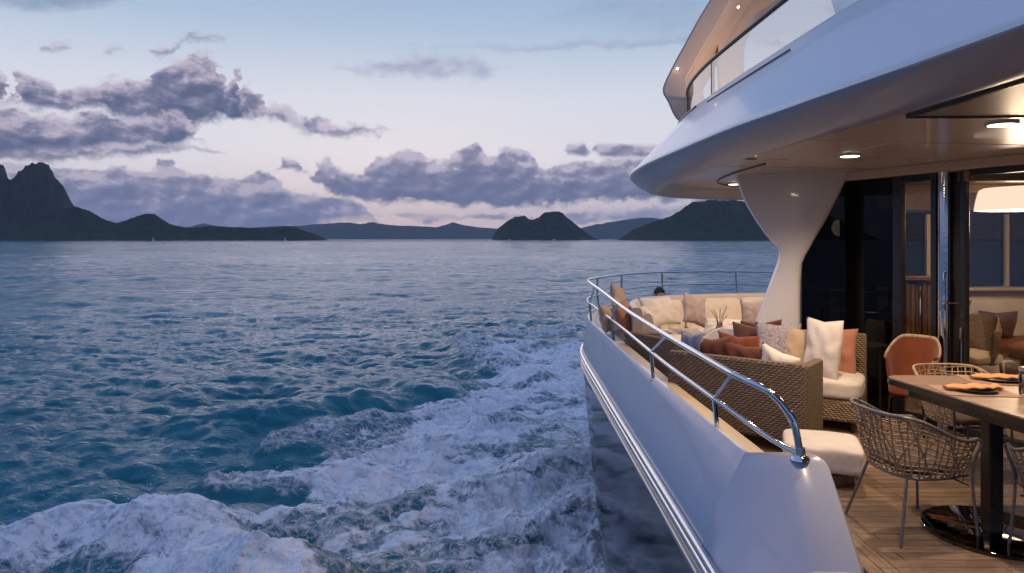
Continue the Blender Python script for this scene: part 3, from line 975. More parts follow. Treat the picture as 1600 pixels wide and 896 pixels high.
# lower hull, dark and glossy
secs = []
for p, n in zip(RUB, RN):
    secs.append([hull_pt(p, z, o, n) for z, o in ((2.16, .015), (2.0, .015), (1.6, .012), (1.1, .01), (.6, .02), (.2, .035), (-.3, .09), (-.9, .3))])
part(loft(MB(), secs), 'hull', M['hull_dark'], 60)
secs = [[hull_pt(p, z, o, n) for z, o in ((2.155, .012), (2.17, .0), (2.30, -.006), (2.42, .0))] for p, n in zip(RUB, RN)]
part(loft(MB(), secs), 'sheer_strake', M['strake'], 50)
for z, r, o in ((2.425, .026, -.016), (2.355, .022, -.014), (2.235, .016, -.010)):
    mb = MB(); tube(mb, [hull_pt(p, z, o, n) for p, n in zip(RUB, RN)], r, 10)
    part(mb, 'rub_rail', M['steel'] if z > 2.3 else M['steel_b'])


def cap_off(y):
    return float(np.interp(y, [3.9, 4.2, 6.5, 9, 11, 13, 15.1], [.28, .265, .19, .145, .10, .10, .10]))


# bulwark: outer plating, cap and cream lining
keep = [(p, n) for p, n in zip(RUB, RN) if p.y >= 4.16 or p.x > 4.3]
p0 = Vector((1.15, 4.15)); keep = [(p0, Vector((1, 0)))] + keep
secs = []; lining = []; sill = []
for p, n in keep:
    c = cap_off(p.y)
    q = lambda o, z: (p.x + n.x * o, p.y + n.y * o, z)
    secs.append([q(.0, 2.40), q(.010, 2.46), q(.35 * c, 2.68), q(.80 * c, 2.90), q(c - .012, 2.985), q(c, 3.0), q(c + .022, 3.0), q(c + .030, 2.985)])
    sill.append([q(c + .030, 2.984), q(c + .045, 2.965), q(c + .17, 2.962), q(c + .185, 2.95), q(c + .19, 2.5)])
part(loft(MB(), secs), 'bulwark', M['white_shaded'], 50)
part(loft(MB(), sill), 'bulwark_lining', M['cream_paint'], 50)
# raised end block of the bulwark beside the deck opening
mb = MB()
def endsec(y, pts): return [(x, y + dy, z) for x, dy, z in pts]
c0 = cap_off(4.15)
S = [[(1.15, 4.15, 2.40), (1.16, 4.15, 2.46), (1.15 + .35 * c0, 4.15, 2.68), (1.15 + .80 * c0, 4.15, 2.90), (1.15 + c0 - .012, 4.15, 2.985), (1.15 + c0, 4.15, 3.0), (1.64, 4.15, 3.0), (1.70, 4.15, 2.95), (1.72, 4.15, 2.45)],
     [(1.15, 4.11, 2.40), (1.165, 4.11, 2.46), (1.265, 4.11, 2.685), (1.385, 4.11, 2.90), (1.44, 4.11, 2.99), (1.475, 4.11, 3.012), (1.78, 4.11, 3.015), (1.84, 4.11, 2.99), (1.88, 4.11, 2.45)],
     [(1.15, 3.99, 2.40), (1.18, 3.99, 2.46), (1.33, 3.99, 2.70), (1.50, 3.985, 2.92), (1.57, 3.98, 3.00), (1.61, 3.975, 3.024), (1.78, 3.97, 3.028), (1.815, 3.965, 3.01), (1.88, 3.96, 2.45)],
     [(1.15, 3.95, 2.40), (1.185, 3.95, 2.455), (1.345, 3.945, 2.68), (1.52, 3.94, 2.90), (1.597, 3.938, 2.985), (1.63, 3.935, 3.0), (1.79, 3.93, 3.0), (1.825, 3.93, 2.98), (1.89, 3.93, 2.44)],
     [(1.15, 3.70, 2.38), (1.19, 3.70, 2.40), (1.37, 3.69, 2.45), (1.53, 3.69, 2.485), (1.60, 3.68, 2.50), (1.63, 3.67, 2.51), (1.85, 3.66, 2.51), (1.88, 3.66, 2.49), (1.92, 3.66, 2.42)],
     [(1.15, 3.40, 2.36), (1.2, 3.38, 2.365), (1.38, 3.35, 2.37), (1.54, 3.32, 2.375), (1.60, 3.30, 2.38), (1.64, 3.30, 2.385), (1.88, 3.30, 2.385), (1.90, 3.30, 2.38), (1.93, 3.30, 2.37)]]
part(loft(mb, S), 'bulwark_end', M['white_shaded'], 28)

# deck: planks run across, with a margin of planks following the side
keepd = [(p, n) for p, n in zip(RUB, RN) if p.y > -4]
inner = [Vector((p.x + n.x * (.30 if p.y > 4.2 or p.x > 4.3 else .76), p.y + n.y * .30)) for p, n in keepd]
mb = MB(); mb.add([(p.x, p.y, ZD) for p in inner], [tuple(range(len(inner)))], [(p.x, p.y) for p in inner])
part(mb, 'deck', M['teak'], smooth=False)
mb = MB()
ins = [[(p.x + n.x * o, p.y + n.y * o, ZD + .004) for o in ((.45, .62, .80, .97) if p.y > 4.2 or p.x > 4.3 else (.765, .85, .93, .97))] for p, n in keepd if p.y > 1]
loft(mb, ins)
part(mb, 'deck_margin', M['teak'], smooth=False)

# handrail
RT = [(1.67, 3.955, .535), (1.645, 3.965, .70), (1.60, 3.985, .80), (1.52, 4.01, .895), (1.44, 4.08, .935), (1.385, 4.30, .950), (1.345, 5.0, .965), (1.305, 5.8, .98), (1.245, 7.4, 1.02), (1.245, 9.6, 1.07), (1.24, 11.0, 1.10),
      (1.33, 11.7, 1.10), (1.66, 12.45, 1.10), (2.25, 13.4, 1.10), (3.2, 14.25, 1.10), (4.3, 14.5, 1.10)]
RTf = RT + [(8.6 - x, y, z) for x, y, z in reversed(RT[:-1])]
MR = [(1.655, 3.965, .55), (1.55, 4.10, .60), (1.44, 4.42, .67), (1.385, 4.8, .70), (1.325, 5.6, .725), (1.30, 6.3, .74), (1.275, 8.4, .765), (1.235, 10.2, .78), (1.225, 11.0, .78), (1.32, 11.75, .78), (1.64, 12.5, .78), (2.22, 13.45, .80), (3.2, 14.3, .82), (4.3, 14.55, .83)]
MRf = MR + [(8.6 - x, y, z) for x, y, z in reversed(MR[:-1])]
up = lambda L: [(x, y, z + ZD) for x, y, z in L]
mb = MB(); tube(mb, cr(up(RTf), 300), .021, 12)
hr = part(mb, 'handrail', M['steel'])
mb = MB(); tube(mb, cr(up(MRf), 300), .016, 10)
part(mb, 'mid_rail', M['steel'], parent=hr)
mb = MB(); tube(mb, [(1.67, 3.955, 3.02), (1.67, 3.955, 3.035), (1.67, 3.955, 3.05), (1.67, 3.955, 3.09)], [.055, .05, .03, .026], 14)
part(mb, 'rail_foot', M['steel'], parent=hr)
mb = MB(); tube(mb, [(1.638, 3.967, 3.24), (1.612, 3.979, 3.285)], [.027, .027], 12)
part(mb, 'rail_clamp', M['steel'], parent=hr)
railT = cr(up(RTf), 600); railM = cr(up(MRf), 600)


def near_y(line, y, left=True):
    return min((q for q in line if (q.x < 4.3) == left), key=lambda q: abs(q.y - y))


def near_x(line, x):
    return min((q for q in line if q.y > 11), key=lambda q: abs(q.x - x))


for y, back in ((4.72, .42), (6.4, .62), (8.7, .7), (10.75, .5)):
    for left in (True, False):
        m_ = near_y(railM, y, left); t_ = near_y(railT, y - back, left)
        base = Vector((m_.x + (.035 if left else -.035), y + .03, 2.96))
        mb = MB(); tube(mb, cr([base, base.lerp(m_, .5), m_], 6), .017, 8)
        tube(mb, [base, base + Vector((0, 0, .012))], .035, 10)
        part(mb, 'rail_post', M['steel'], parent=hr)
        mb = MB(); tube(mb, [m_, m_.lerp(t_, .5), t_], .013, 8)
        part(mb, 'rail_brace', M['steel'], parent=hr)
for x in (1.52, 2.12, 3.12, 4.75, 5.9, 6.7):
    t_ = near_x(railT, x); m_ = near_x(railM, x + .02)
    b_ = Vector((m_.x + .04 * (1 if x < 4.3 else .6), m_.y - .02, 2.98))
    mb = MB(); tube(mb, cr([b_, m_, t_], 9), .017, 8)
    part(mb, 'rail_post', M['steel'], parent=hr)

# overhang of the upper deck
OVL = [(1.66, -4), (1.68, 0), (1.66, 2.2), (1.60, 3.5), (1.53, 4.6), (1.47, 6.5), (1.475, 7.5), (1.57, 8.4), (1.80, 9.2), (2.25, 9.85), (2.95, 10.28), (3.6, 10.43), (4.4, 10.5)]
OV = plan(OVL, 4.4, 200); ON = normals(OV)
prof = lambda p, n, L: [(p.x + n.x * o, p.y + n.y * o, EYE + z) for o, z in L]
RIMP = [(.46, .722), (.36, .70), (.31, .645), (.25, .600), (.19, .580), (.14, .578), (.09, .592), (.02, .632), (-.05, .682), (-.10, .724), (-.118, .745), (-.118, .762)]
def sheer(y, z):
    e = float(np.interp(y, [2.0, 3.3, 4.5, 6.6, 10.0], [.645, .69, .72, .748, .76]))
    return .578 + (z - .578) * (e - .578) / (.762 - .578)


rimz = lambda p, L: [(o, z if k < 5 else sheer(p.y, z)) for k, (o, z) in enumerate(L)]
fasz = lambda p, L: [(o, 1.432 - (1.432 - z) * (1.432 - sheer(p.y, .758)) / (1.432 - .758) if z <= 1.432 and o < .55 else z) for o, z in L]
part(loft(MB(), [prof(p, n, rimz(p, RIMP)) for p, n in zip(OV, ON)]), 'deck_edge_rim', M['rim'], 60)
FAS = [(-.121, .758), (-.121, .772), (-.105, .79), (.0, .895), (.14, 1.04), (.27, 1.175), (.39, 1.30), (.475, 1.388), (.50, 1.42), (.53, 1.432), (.64, 1.432), (.66, 1.40), (.66, .95)]
part(loft(MB(), [prof(p, n, fasz(p, FAS)) for p, n in zip(OV, ON)]), 'upper_bulwark', M['white'], 50)
sof = [(p.x + n.x * .455, p.y + n.y * .455, EYE + .72) for p, n in zip(OV, ON)]
part(MB().add(sof, [tuple(range(len(sof)))]), 'soffit', M['soffit'], smooth=False)
fl = [(p.x + n.x * .62, p.y + n.y * .62, EYE + .95) for p, n in zip(OV, ON)]
part(MB().add(fl, [tuple(range(len(fl)))]), 'upper_deck', M['cream_paint'], smooth=False)
# thin slot and drip mouldings on the upper bulwark
for (y0, y1, o, z, r) in ((4.6, 6.6, .395, 1.302, .007), (7.1, 9.1, .462, 1.378, .012)):
    L = [(p.x + n.x * (o - .004), p.y + n.y * (o - .004), EYE + z + .003) for p, n in zip(OV, ON) if y0 < p.y < y1 and p.x < 4.4]
    mb = MB(); tube(mb, L, r, 6); part(mb, 'drip_moulding', M['dark_metal'])
# soffit inner steps: lighter ring panel towards the bow and a recessed tray
mb = MB()
ring = [(p.x + n.x * .95, p.y + n.y * .95, EYE + .712) for p, n in zip(OV, ON) if p.y > 6.4]
tube(mb, ring, .010, 6); part(mb, 'soffit_seam', M['dark_metal'])
for (xa, ya, xb, yb) in ((2.02, 4.95, 3.95, 5.25), (1.98, 6.75, 3.72, 7.05), (2.85, 4.95, 2.78, 7.0)):
    mb = MB(); tube(mb, [(xa, ya, EYE + .7195), (xb, yb, EYE + .7195)], .0035, 4)
    part(mb, 'soffit_seam', M['rim'])
mb = MB(); rbox(mb, (.16, .035, .012), (2.12, 6.15, EYE + .716), bevel=.004); part(mb, 'soffit_vent', M['black'])
mb = MB(); tube(mb, [(2.45, 6.3, EYE + .72), (2.45, 6.3, EYE + .712), (2.45, 6.3, EYE + .709)], [.10, .10, .09], 28); part(mb, 'speaker_grille', M['soffit'])
mb = MB(); rbox(mb, (1.9, 1.75, .02), (3.25, 3.05, EYE + .712), bevel=.004, seg=1)
part(mb, 'ceiling_tray', M['ceil_in'])
mb = MB()
for (cx_, cy_, sx_, sy_) in ((3.25, 3.935, 1.95, .022), (2.29, 3.05, .022, 1.75)):
    rbox(mb, (sx_, sy_, .03), (cx_, cy_, EYE + .708), bevel=0)
part(mb, 'tray_edge', M['black'], smooth=False)

# glass balustrade of the upper deck
rl = [(p, n) for p, n in zip(OV, ON)]
top = [(p.x + n.x * .585, p.y + n.y * .585, EYE + 1.825) for p, n in rl]
mb = MB(); tube(mb, top, .022, 8)
bal = part(mb, 'upper_handrail', M['dark_metal'])
acc = 0; idx = [0]
cuts = []
ysel = [-4, -1.5, 1.2, 4.0, 6.95, 8.55, 9.35]
ids = [min(range(100), key=lambda i: abs(OV[i].y - y)) for y in ysel] + [86, 100, 114]
ids = sorted(set(ids + [199 - i for i in ids]))
for a, b in zip(ids[:-1], ids[1:]):
    mb = MB()
    V = []
    st_ = [k for k in range(a, b + 1)]
    secs = []
    for k in st_:
        p, n = OV[k], ON[k]
        secs.append([(p.x + n.x * .580, p.y + n.y * .580, EYE + 1.445), (p.x + n.x * .580, p.y + n.y * .580, EYE + 1.80)])
    loft(mb, secs)
    part(mb, 'glass_panel', M['glass_rail'], parent=bal)
for k in ids:
    p, n = OV[k], ON[k]
    q = lambda o, z: Vector((p.x + n.x * o, p.y + n.y * o, EYE + z))
    mb = MB(); tube(mb, [q(.595, 1.43), q(.595, 1.82)], .020, 8)
    part(mb, 'baluster', M['dark_metal'], parent=bal)

# radar arch standing on the upper deck
def extrude_poly(pts, y, thick, m, name, bev=.03):
    bm = bmesh.new()
    f = bm.faces.new([bm.verts.new(q) for q in pts])
    r = bmesh.ops.extrude_face_region(bm, geom=[f])
    vs = [g for g in r['geom'] if isinstance(g, bmesh.types.BMVert)]
    bmesh.ops.translate(bm, verts=vs, vec=thick)
    bmesh.ops.recalc_face_normals(bm, faces=bm.faces)
    es = [e for e in bm.edges if len(e.link_faces) == 2 and e.calc_face_angle() > .9]
    if bev: bmesh.ops.bevel(bm, geom=es, offset=bev, segments=3, affect='EDGES', clamp_overlap=True)
    bmesh.ops.triangulate(bm, faces=[f for f in bm.faces if len(f.verts) > 4])
    me = bpy.data.meshes.new(name); bm.to_mesh(me); bm.free()
    return link(name, me, m, yacht, True, 35, True)


D_ = 8.95
A_ = lambda L, d=D_: [tuple(q) for q in cr([P(x, y, d) for x, y in L], 90, True)]
extrude_poly(A_([(1110, 220), (1060, 190), (1042, 158), (1035, 146), (1036, 132), (1053, 97), (1070, 66), (1088, 33), (1108, 0), (1135, -38), (1165, -70), (1200, -70), (1175, -40), (1146, -2), (1123, 38), (1100, 76), (1080, 112), (1074, 124), (1084, 150), (1120, 200)]),
             D_, (.42, .75, .0), M['arch'], 'radar_arch')
extrude_poly(A_([(1130, 210), (1120, 110), (1121, 86), (1132, 60), (1150, 30), (1178, -4), (1210, -40), (1245, -40), (1208, 2), (1184, 18), (1168, 40), (1160, 64), (1160, 120), (1165, 200)], 9.5),
             9.5, (.2, .5, .0), M['arch'], 'arch_strut')
extrude_poly(A_([(1100, 76), (1104, 71), (1120, 69), (1124, 88), (1136, 60), (1166, 12), (1200, -30), (1180, -60), (1146, -2), (1123, 38)], 9.3),
             9.3, (.15, .35, .0), M['arch'], 'arch_web', .012)
mb = MB(); rbox(mb, (3.8, 2.2, .16), (5.0, 9.0, EYE + 4.0), bevel=.07)
part(mb, 'hardtop', M['white'])

for (px, py) in ((1058, 108), (1153, 12)):
    x, y, z = P(px, py, 8.9)
    mb = MB(); tube(mb, [(x, y, z), (x, y - .03, z), (x, y - .036, z)], [.013, .013, .01], 10)
    part(mb, 'arch_lamp', M['lamp'])
ld = bpy.data.lights.new('flybridge_glow', 'SPOT'); ld.energy = 45; ld.color = (1.0, .72, .47); ld.spot_size = math.radians(150); ld.spot_blend = .8; ld.shadow_soft_size = .1
lo = bpy.data.objects.new('flybridge_glow', ld); COL.objects.link(lo); lo.parent = yacht; lo.matrix_parent_inverse = Matrix.Translation(-Vector(yacht.location)); lo.location = (3.3, 8.2, EYE + 1.75)
lo.rotation_euler = (math.radians(140), 0, math.radians(20))
# wing pillar carrying the overhang
PD = lambda px: 7.72 - (px - 1150) / 172.0 * .32
def pil(px, py): return P(px, py, PD(px))
left = [(1146, 262), (1150, 275), (1158, 300), (1168, 322), (1182, 345), (1198, 368), (1210, 381), (1218, 389), (1219, 396), (1216, 412), (1207, 436), (1196, 466), (1186, 492), (1177, 520), (1170, 640)]
right = [(1328, 262), (1326, 273), (1314, 300), (1303, 322), (1291, 345), (1277, 368), (1270, 381), (1265, 390), (1259, 400), (1254, 412), (1252, 436), (1251, 466), (1251, 492), (1251, 520), (1251, 640)]
mb = MB(); secs = []
for (lx, ly), (rx, ry) in zip(left, right):
    row = []
    a, b = Vector(pil(lx, ly)), Vector(pil(rx, ry))
    bk_ = Vector((.05, .17, 0))
    row = [a + bk_ * .9, a + bk_ * .35, a + Vector((.012, 0, 0)), a.lerp(b, .25) + Vector((0, -.018, 0)), a.lerp(b, .6) + Vector((0, -.022, 0)), b - Vector((.05, .01, 0)), b - Vector((.01, -.005, 0)), b + Vector((.02, .05, 0)), b + bk_ * .9]
    secs.append(row)
loft(mb, secs, close_sec=True)
part(mb, 'wing_pillar', M['white'], 45)

# saloon side: W(t) runs along the glazed wall
def Wp(t, off=0.0): return Vector((3.65 + .377 * t - .926 * off, 7.6 - .926 * t - .377 * off))


def wallbox(mb, t0, t1, z0, z1, th, off=0.0, bev=.006):
    c = Wp((t0 + t1) / 2, off)
    rbox(mb, (t1 - t0, th, z1 - z0), (c.x, c.y, EYE + (z0 + z1) / 2), math.atan2(-.926, .377), bev, 2)
    return mb


def pane(poly, off, name, m):
    mb = MB(); mb.add([(*Wp(t, off), EYE + z) for t, z in poly], [tuple(range(len(poly)))])
    return part(mb, name, m, smooth=False)


part(wallbox(MB(), -.02, 4.6, .63, .718, .16, .02), 'header_beam', M['cream_paint'])
pane([(-.55, -1.80), (-.55, -.22), (-.44, -.12), (-.2, .26), (.05, .63), (.70, .63), (.70, -1.80)], 0, 'tinted_pane', M['glass_dk'])
pane([(.77, -1.74), (.77, .56), (1.10, .56), (1.10, -1.74)], 0, 'window_pane', M['glass'])
pane([(1.42, -1.74), (1.42, .575), (2.9, .575), (2.9, -1.74)], 0, 'sliding_door_pane', M['glass'])
pane([(2.98, -1.74), (2.98, .575), (4.5, .575), (4.5, -1.74)], 0, 'sliding_door_pane', M['glass'])
for (t0, t1, z0, z1) in ((.685, .775, -1.8, .628), (1.09, 1.145, -1.8, .628), (.775, 1.09, .555, .628), (.775, 1.09, -1.8, -1.735),
                         (1.375, 1.425, -1.8, .628), (1.425, 2.9, .572, .628), (1.425, 2.9, -1.8, -1.735), (2.9, 2.98, -1.8, .628), (2.98, 4.55, .572, .628), (2.98, 4.55, -1.8, -1.735)):
    part(wallbox(MB(), t0, t1, z0, z1, .07), 'window_frame', M['black'])
# steel door post with its handle
c = Wp(1.245, .06)
mb = MB(); tube(mb, [(c.x, c.y, ZD), (c.x, c.y, EYE + .626)], .052, 20)
part(mb, 'door_post', M['steel'])
part(wallbox(MB(), 1.15, 1.37, -1.8, .626, .05, -.02), 'post_backing', M['dark_metal'])
mb = MB(); c2 = Wp(1.30, .135)
tube(mb, cr([(c2.x + .05, c2.y + .05, 3.98), (c2.x, c2.y, 3.96), (c2.x, c2.y, 3.80), (c2.x, c2.y, 3.66), (c2.x + .05, c2.y + .05, 3.64)], 14), .012, 8)
tube(mb, [(c2.x, c2.y, 3.70), (c2.x + .10, c2.y - .05, 3.70)], .009, 8)
part(mb, 'door_handle', M['steel'])
mb = MB(); c2 = Wp(1.40, .05); tube(mb, [(c2.x, c2.y, ZD + .05), (c2.x, c2.y, ZD + .98)], .012, 8)
part(mb, 'door_bolt', M['steel'])
# saloon interior
mb = MB(); rbox(mb, (3.0, .08, 1.10), (5.82, 9.34, ZD + .55), bevel=.01); part(mb, 'saloon_wall', M['cream_paint'])
mb = MB(); rbox(mb, (2.96, .22, .05), (5.82, 9.22, ZD + 1.125), bevel=.015); part(mb, 'window_sill', M['cream_paint'])
mb = MB(); rbox(mb, (3.0, .08, .26), (5.82, 9.34, EYE + .52), bevel=.01); part(mb, 'window_lintel', M['ceil_in'])
mb = MB(); mb.add([(4.3, 9.33, ZD + 1.14), (7.3, 9.33, ZD + 1.14), (7.3, 9.33, EYE + .4), (4.3, 9.33, EYE + .4)], [(0, 1, 2, 3)])
part(mb, 'far_window', thin_glass('far_window_glass', (.07, .10, .12, 1), 1.0), smooth=False)
for x in (5.65, 6.72):
    mb = MB(); rbox(mb, (.05, .05, 1.0), (x, 9.28, ZD + 1.63), bevel=.006); part(mb, 'window_mullion', M['cream_paint'])
mb = MB(); rbox(mb, (.08, 6.0, 2.42), (7.32, 6.35, ZD + 1.21), bevel=.01); part(mb, 'saloon_wall', M['cream_paint'])
mb = MB(); rbox(mb, (2.0, .08, 2.42), (6.35, 3.36, ZD + 1.21), bevel=.01); part(mb, 'saloon_wall', M['cream_paint'])
mb = MB(); rbox(mb, (1.42, .06, 2.42), (3.90, 8.76, ZD + 1.21), rz=math.atan2(1.15, .84), bevel=.01); part(mb, 'saloon_bulkhead', M['black'])
cp = [Wp(-.5, -.1), Wp(4.5, -.1), Vector((7.3, 3.4)), Vector((7.3, 9.3)), Vector((4.3, 9.3))]
mb = MB(); mb.add([(q.x, q.y, EYE + .625) for q in cp], [tuple(range(5))]); part(mb, 'saloon_ceiling', M['ceil_in'], smooth=False)
for y in (6.3, 7.9):
    mb = MB(); rbox(mb, (3.2, .16, .10), (5.75, y, EYE + .575), bevel=.01); part(mb, 'ceiling_beam', M['ceil_in'])
# timber screen behind the narrow window
mb = MB()
for i in range(9):
    x = 4.30 + i * .062
    rbox(mb, (.05, .035, 1.32), (x, 7.75 + .012 * (i % 3), ZD + .66), bevel=.006, seg=1)
part(mb, 'timber_screen', M['wood_in'])
mb = MB(); rbox(mb, (.75, .10, .05), (4.55, 7.75, ZD + 1.35), bevel=.01); part(mb, 'screen_top', M['wood_in'])
mb = MB(); rbox(mb, (.10, .7, 2.42), (4.10, 8.1, ZD + 1.21), bevel=.01); part(mb, 'saloon_bulkhead', M['black'])

# downlights in the soffit
def downlight(x, y, z, r=.075, power=14.0, ang=150):
    mb = MB()
    tube(mb, [(x, y, z + .004), (x, y, z - .012), (x, y, z - .016)], [r + .018, r + .018, r + .008], 24)
    d = part(mb, 'downlight', M['steel_b'])
    mb = MB(); tube(mb, [(x, y, z - .012), (x, y, z - .0185)], r, 24)
    part(mb, 'lens', M['lamp'], parent=d)
    ld = bpy.data.lights.new('downlight_glow', 'SPOT'); ld.energy = power * 6.8; ld.color = (1.0, .72, .47); ld.spot_size = math.radians(ang); ld.spot_blend = .6; ld.shadow_soft_size = .06
    lo = bpy.data.objects.new('downlight_glow', ld); COL.objects.link(lo); lo.parent = d
    lo.location = (x, y, z - .04)


ZS = EYE + .72
for x, y, pw in ((3.04, 4.24, 20), (2.90, 5.86, 18), (2.0, 5.8, 8), (2.90, 8.9, 17), (3.95, 9.5, 13), (5.2, 9.7, 10)):  # last two are out of sight, added to bring warm light to the bow
    downlight(x, y, ZS, power=pw)
mb = MB(); rbox(mb, (.16, .62, .02), (2.15, 3.12, ZS - .006), bevel=.006); pl = part(mb, 'ceiling_light', M['steel_b'])
mb = MB(); rbox(mb, (.12, .58, .012), (2.15, 3.12, ZS - .014), bevel=.004); part(mb, 'lens', M['lamp'], parent=pl)
ld = bpy.data.lights.new('ceiling_light_glow', 'AREA'); ld.shape = 'RECTANGLE'; ld.size = .12; ld.size_y = .58; ld.energy = 20; ld.color = (1.0, .72, .47)
lo = bpy.data.objects.new('ceiling_light_glow', ld); COL.objects.link(lo); lo.parent = pl; lo.location = (2.15, 3.12, ZS - .03)

# ------------------------------------------------------------------ saloon things
t = thing('pendant_lamp', 'wide glowing drum pendant lamp hanging inside the saloon', 'lamp', (5.48, 7.3, EYE + .30))
mb = MB()
pr = [(.40, 0.0), (.43, .0), (.455, .002), (.44, .10), (.42, .19), (.405, .225), (.37, .243), (.20, .255), (.02, .26)]
secs = [[(r * math.cos(a), r * math.sin(a), z) for r, z in pr] for a in [2 * PI * k / 48 for k in range(48)]]
loft(mb, secs, close_path=True); mb.build('lamp_shade', M['shade'], t, True, 50)
mb = MB(); tube(mb, [(0, 0, .25), (0, 0, .325)], .006, 6); mb.build('cord', M['black'], t)
ld = bpy.data.lights.new('pendant_glow', 'POINT'); ld.energy = 60; ld.color = (1, .76, .52); ld.shadow_soft_size = .15
lo = bpy.data.objects.new('pendant_glow', ld); COL.objects.link(lo); lo.parent = t; lo.location = (0, 0, -.12)

t = thing('saloon_sofa', 'cream saloon sofa with rust seat behind the sliding glass door', 'sofa', (6.1, 8.75, ZD))
mb = MB(); rbox(mb, (2.2, .85, .30), (0, 0, .17), bevel=.03); mb.build('base', M['cream'], t)
softbox('seat_cushion', (2.15, .75, .20), M['rust'], t, (0, -.06, .42))
softbox('backrest', (2.2, .25, .62), M['cream'], t, (0, .36, .68))
pillow('large rust cushion leaning on the saloon sofa back', .55, .50, .16, M['rust_d'], (5.62, 8.85, ZD + .52), .1, .22, 3)
pillow('brown cushion with pale zigzag lines on the saloon sofa', .46, .40, .14, M['brown_f'], (6.08, 8.62, ZD + .52), -.15, .3, 4)
t = thing('ottoman', 'low rust upholstered ottoman standing inside the sliding door', 'ottoman', (6.05, 7.45, ZD))
softbox('cushion', (.95, .7, .24), M['rust'], t, (0, 0, .52)); mb = MB(); rbox(mb, (.9, .66, .38), (0, 0, .21), bevel=.03); mb.build('base', M['rust_d'], t)


def wicker_chair_back(name, label, loc, rz):
    t = thing(name, label, 'chair', loc, rz)
    mb = MB(); secs = []
    for k in range(25):
        th = math.radians(-95 + 190 * k / 24)
        ht = .92 - .25 * (abs(th) / 1.66) ** 3
        secs.append([(-.30 * math.cos(th) * s_, .30 * math.sin(th) * s_, z) for s_, z in ((.85, .36), (.92, .55), (1, .75), (.9, ht), (.86, ht), (.9, .75), (.82, .55), (.75, .36))])
    loft(mb, secs, close_sec=True, cap=True); mb.build('woven_shell', M['wicker_l'], t, True, 60)
    softbox('seat_cushion', (.5, .5, .12), M['beige_f'], t, (0, 0, .42))
    for x, y in ((-.2, -.2), (-.2, .2), (.2, -.2), (.2, .2)):
        mb = MB(); tube(mb, [(x, y, .4), (x * 1.15, y * 1.15, 0)], .016, 8); mb.build('leg', M['dark_metal'], t)
    return t


wicker_chair_back('armchair', 'tall closely woven armchair seen through the sliding glass door', (5.34, 7.95, ZD), math.radians(200))

# ------------------------------------------------------------------ dining table
TZ = ZD + .80
tb = thing('dining_table', 'dark edged dining table with grey brown top on a round smoked glass foot', 'table', (2.93, 4.17, ZD))
poly0 = [(2.70, 5.0), (4.35, 4.96), (4.45, 2.75), (3.00, 2.75), (2.855, 3.75)]


def rounded(pts, rad, n=7):
    out = []
    m = len(pts)
    for i in range(m):
        a, b, c = Vector(pts[i - 1]), Vector(pts[i]), Vector(pts[(i + 1) % m])
        r = rad if isinstance(rad, (int, float)) else rad[i]
        p1 = b + (a - b).normalized() * r; p2 = b + (c - b).normalized() * r
        for k in range(n + 1):
            s = k / n
            out.append(p1 * (1 - s) ** 2 + b * 2 * s * (1 - s) + p2 * s * s)
    return out


def slab(name, pts, z0, z1, m, parent, bev=.006, world=True):
    bm = bmesh.new()
    f = bm.faces.new([bm.verts.new((q.x, q.y, z0)) for q in pts])
    r = bmesh.ops.extrude_face_region(bm, geom=[f])
    bmesh.ops.translate(bm, verts=[g for g in r['geom'] if isinstance(g, bmesh.types.BMVert)], vec=(0, 0, z1 - z0))
    bmesh.ops.recalc_face_normals(bm, faces=bm.faces)
    if bev:
        es = [e for e in bm.edges if e.calc_face_angle(0) > 1.2]
        bmesh.ops.bevel(bm, geom=es, offset=bev, segments=2, affect='EDGES')
    me = bpy.data.meshes.new(name); bm.to_mesh(me); bm.free()
    return link(name, me, m, parent, True, 30, world)


tp = rounded(poly0, [.14, .14, .1, .1, .5])
slab('tabletop', tp, TZ - .012, TZ, M['table'], tb, .003)
ctr = Vector((3.5, 3.9))
slab('table_edge', [ctr + (q - ctr) * 1.004 for q in tp], TZ - .050, TZ - .0125, M['black'], tb, .004)
slab('apron', [ctr + (q - ctr) * .90 for q in tp], TZ - .11, TZ - .0505, M['black'], tb, .004)
for (x, y) in ((2.93, 4.17), (4.05, 4.05)):
    mb = MB(); rbox(mb, (.088, .088, .70), (x, y, ZD + .36), bevel=.01); mb.build('pedestal', M['dark_metal'], tb, world=True)
    mb = MB(); tube(mb, [(x, y, ZD + .006), (x, y, ZD + .012), (x, y, ZD + .022), (x, y, ZD + .026)], [.375, .38, .38, .374], 64)
    mb.build('glass_foot', M['glass_smoke'], tb, world=True)


def disc(mb, r, z0, z1, n=40):
    return tube(mb, [(0, 0, z0), (0, 0, z0 + .002), (0, 0, z1 - .002), (0, 0, z1)], [r * .9, r, r, r * .97], n)


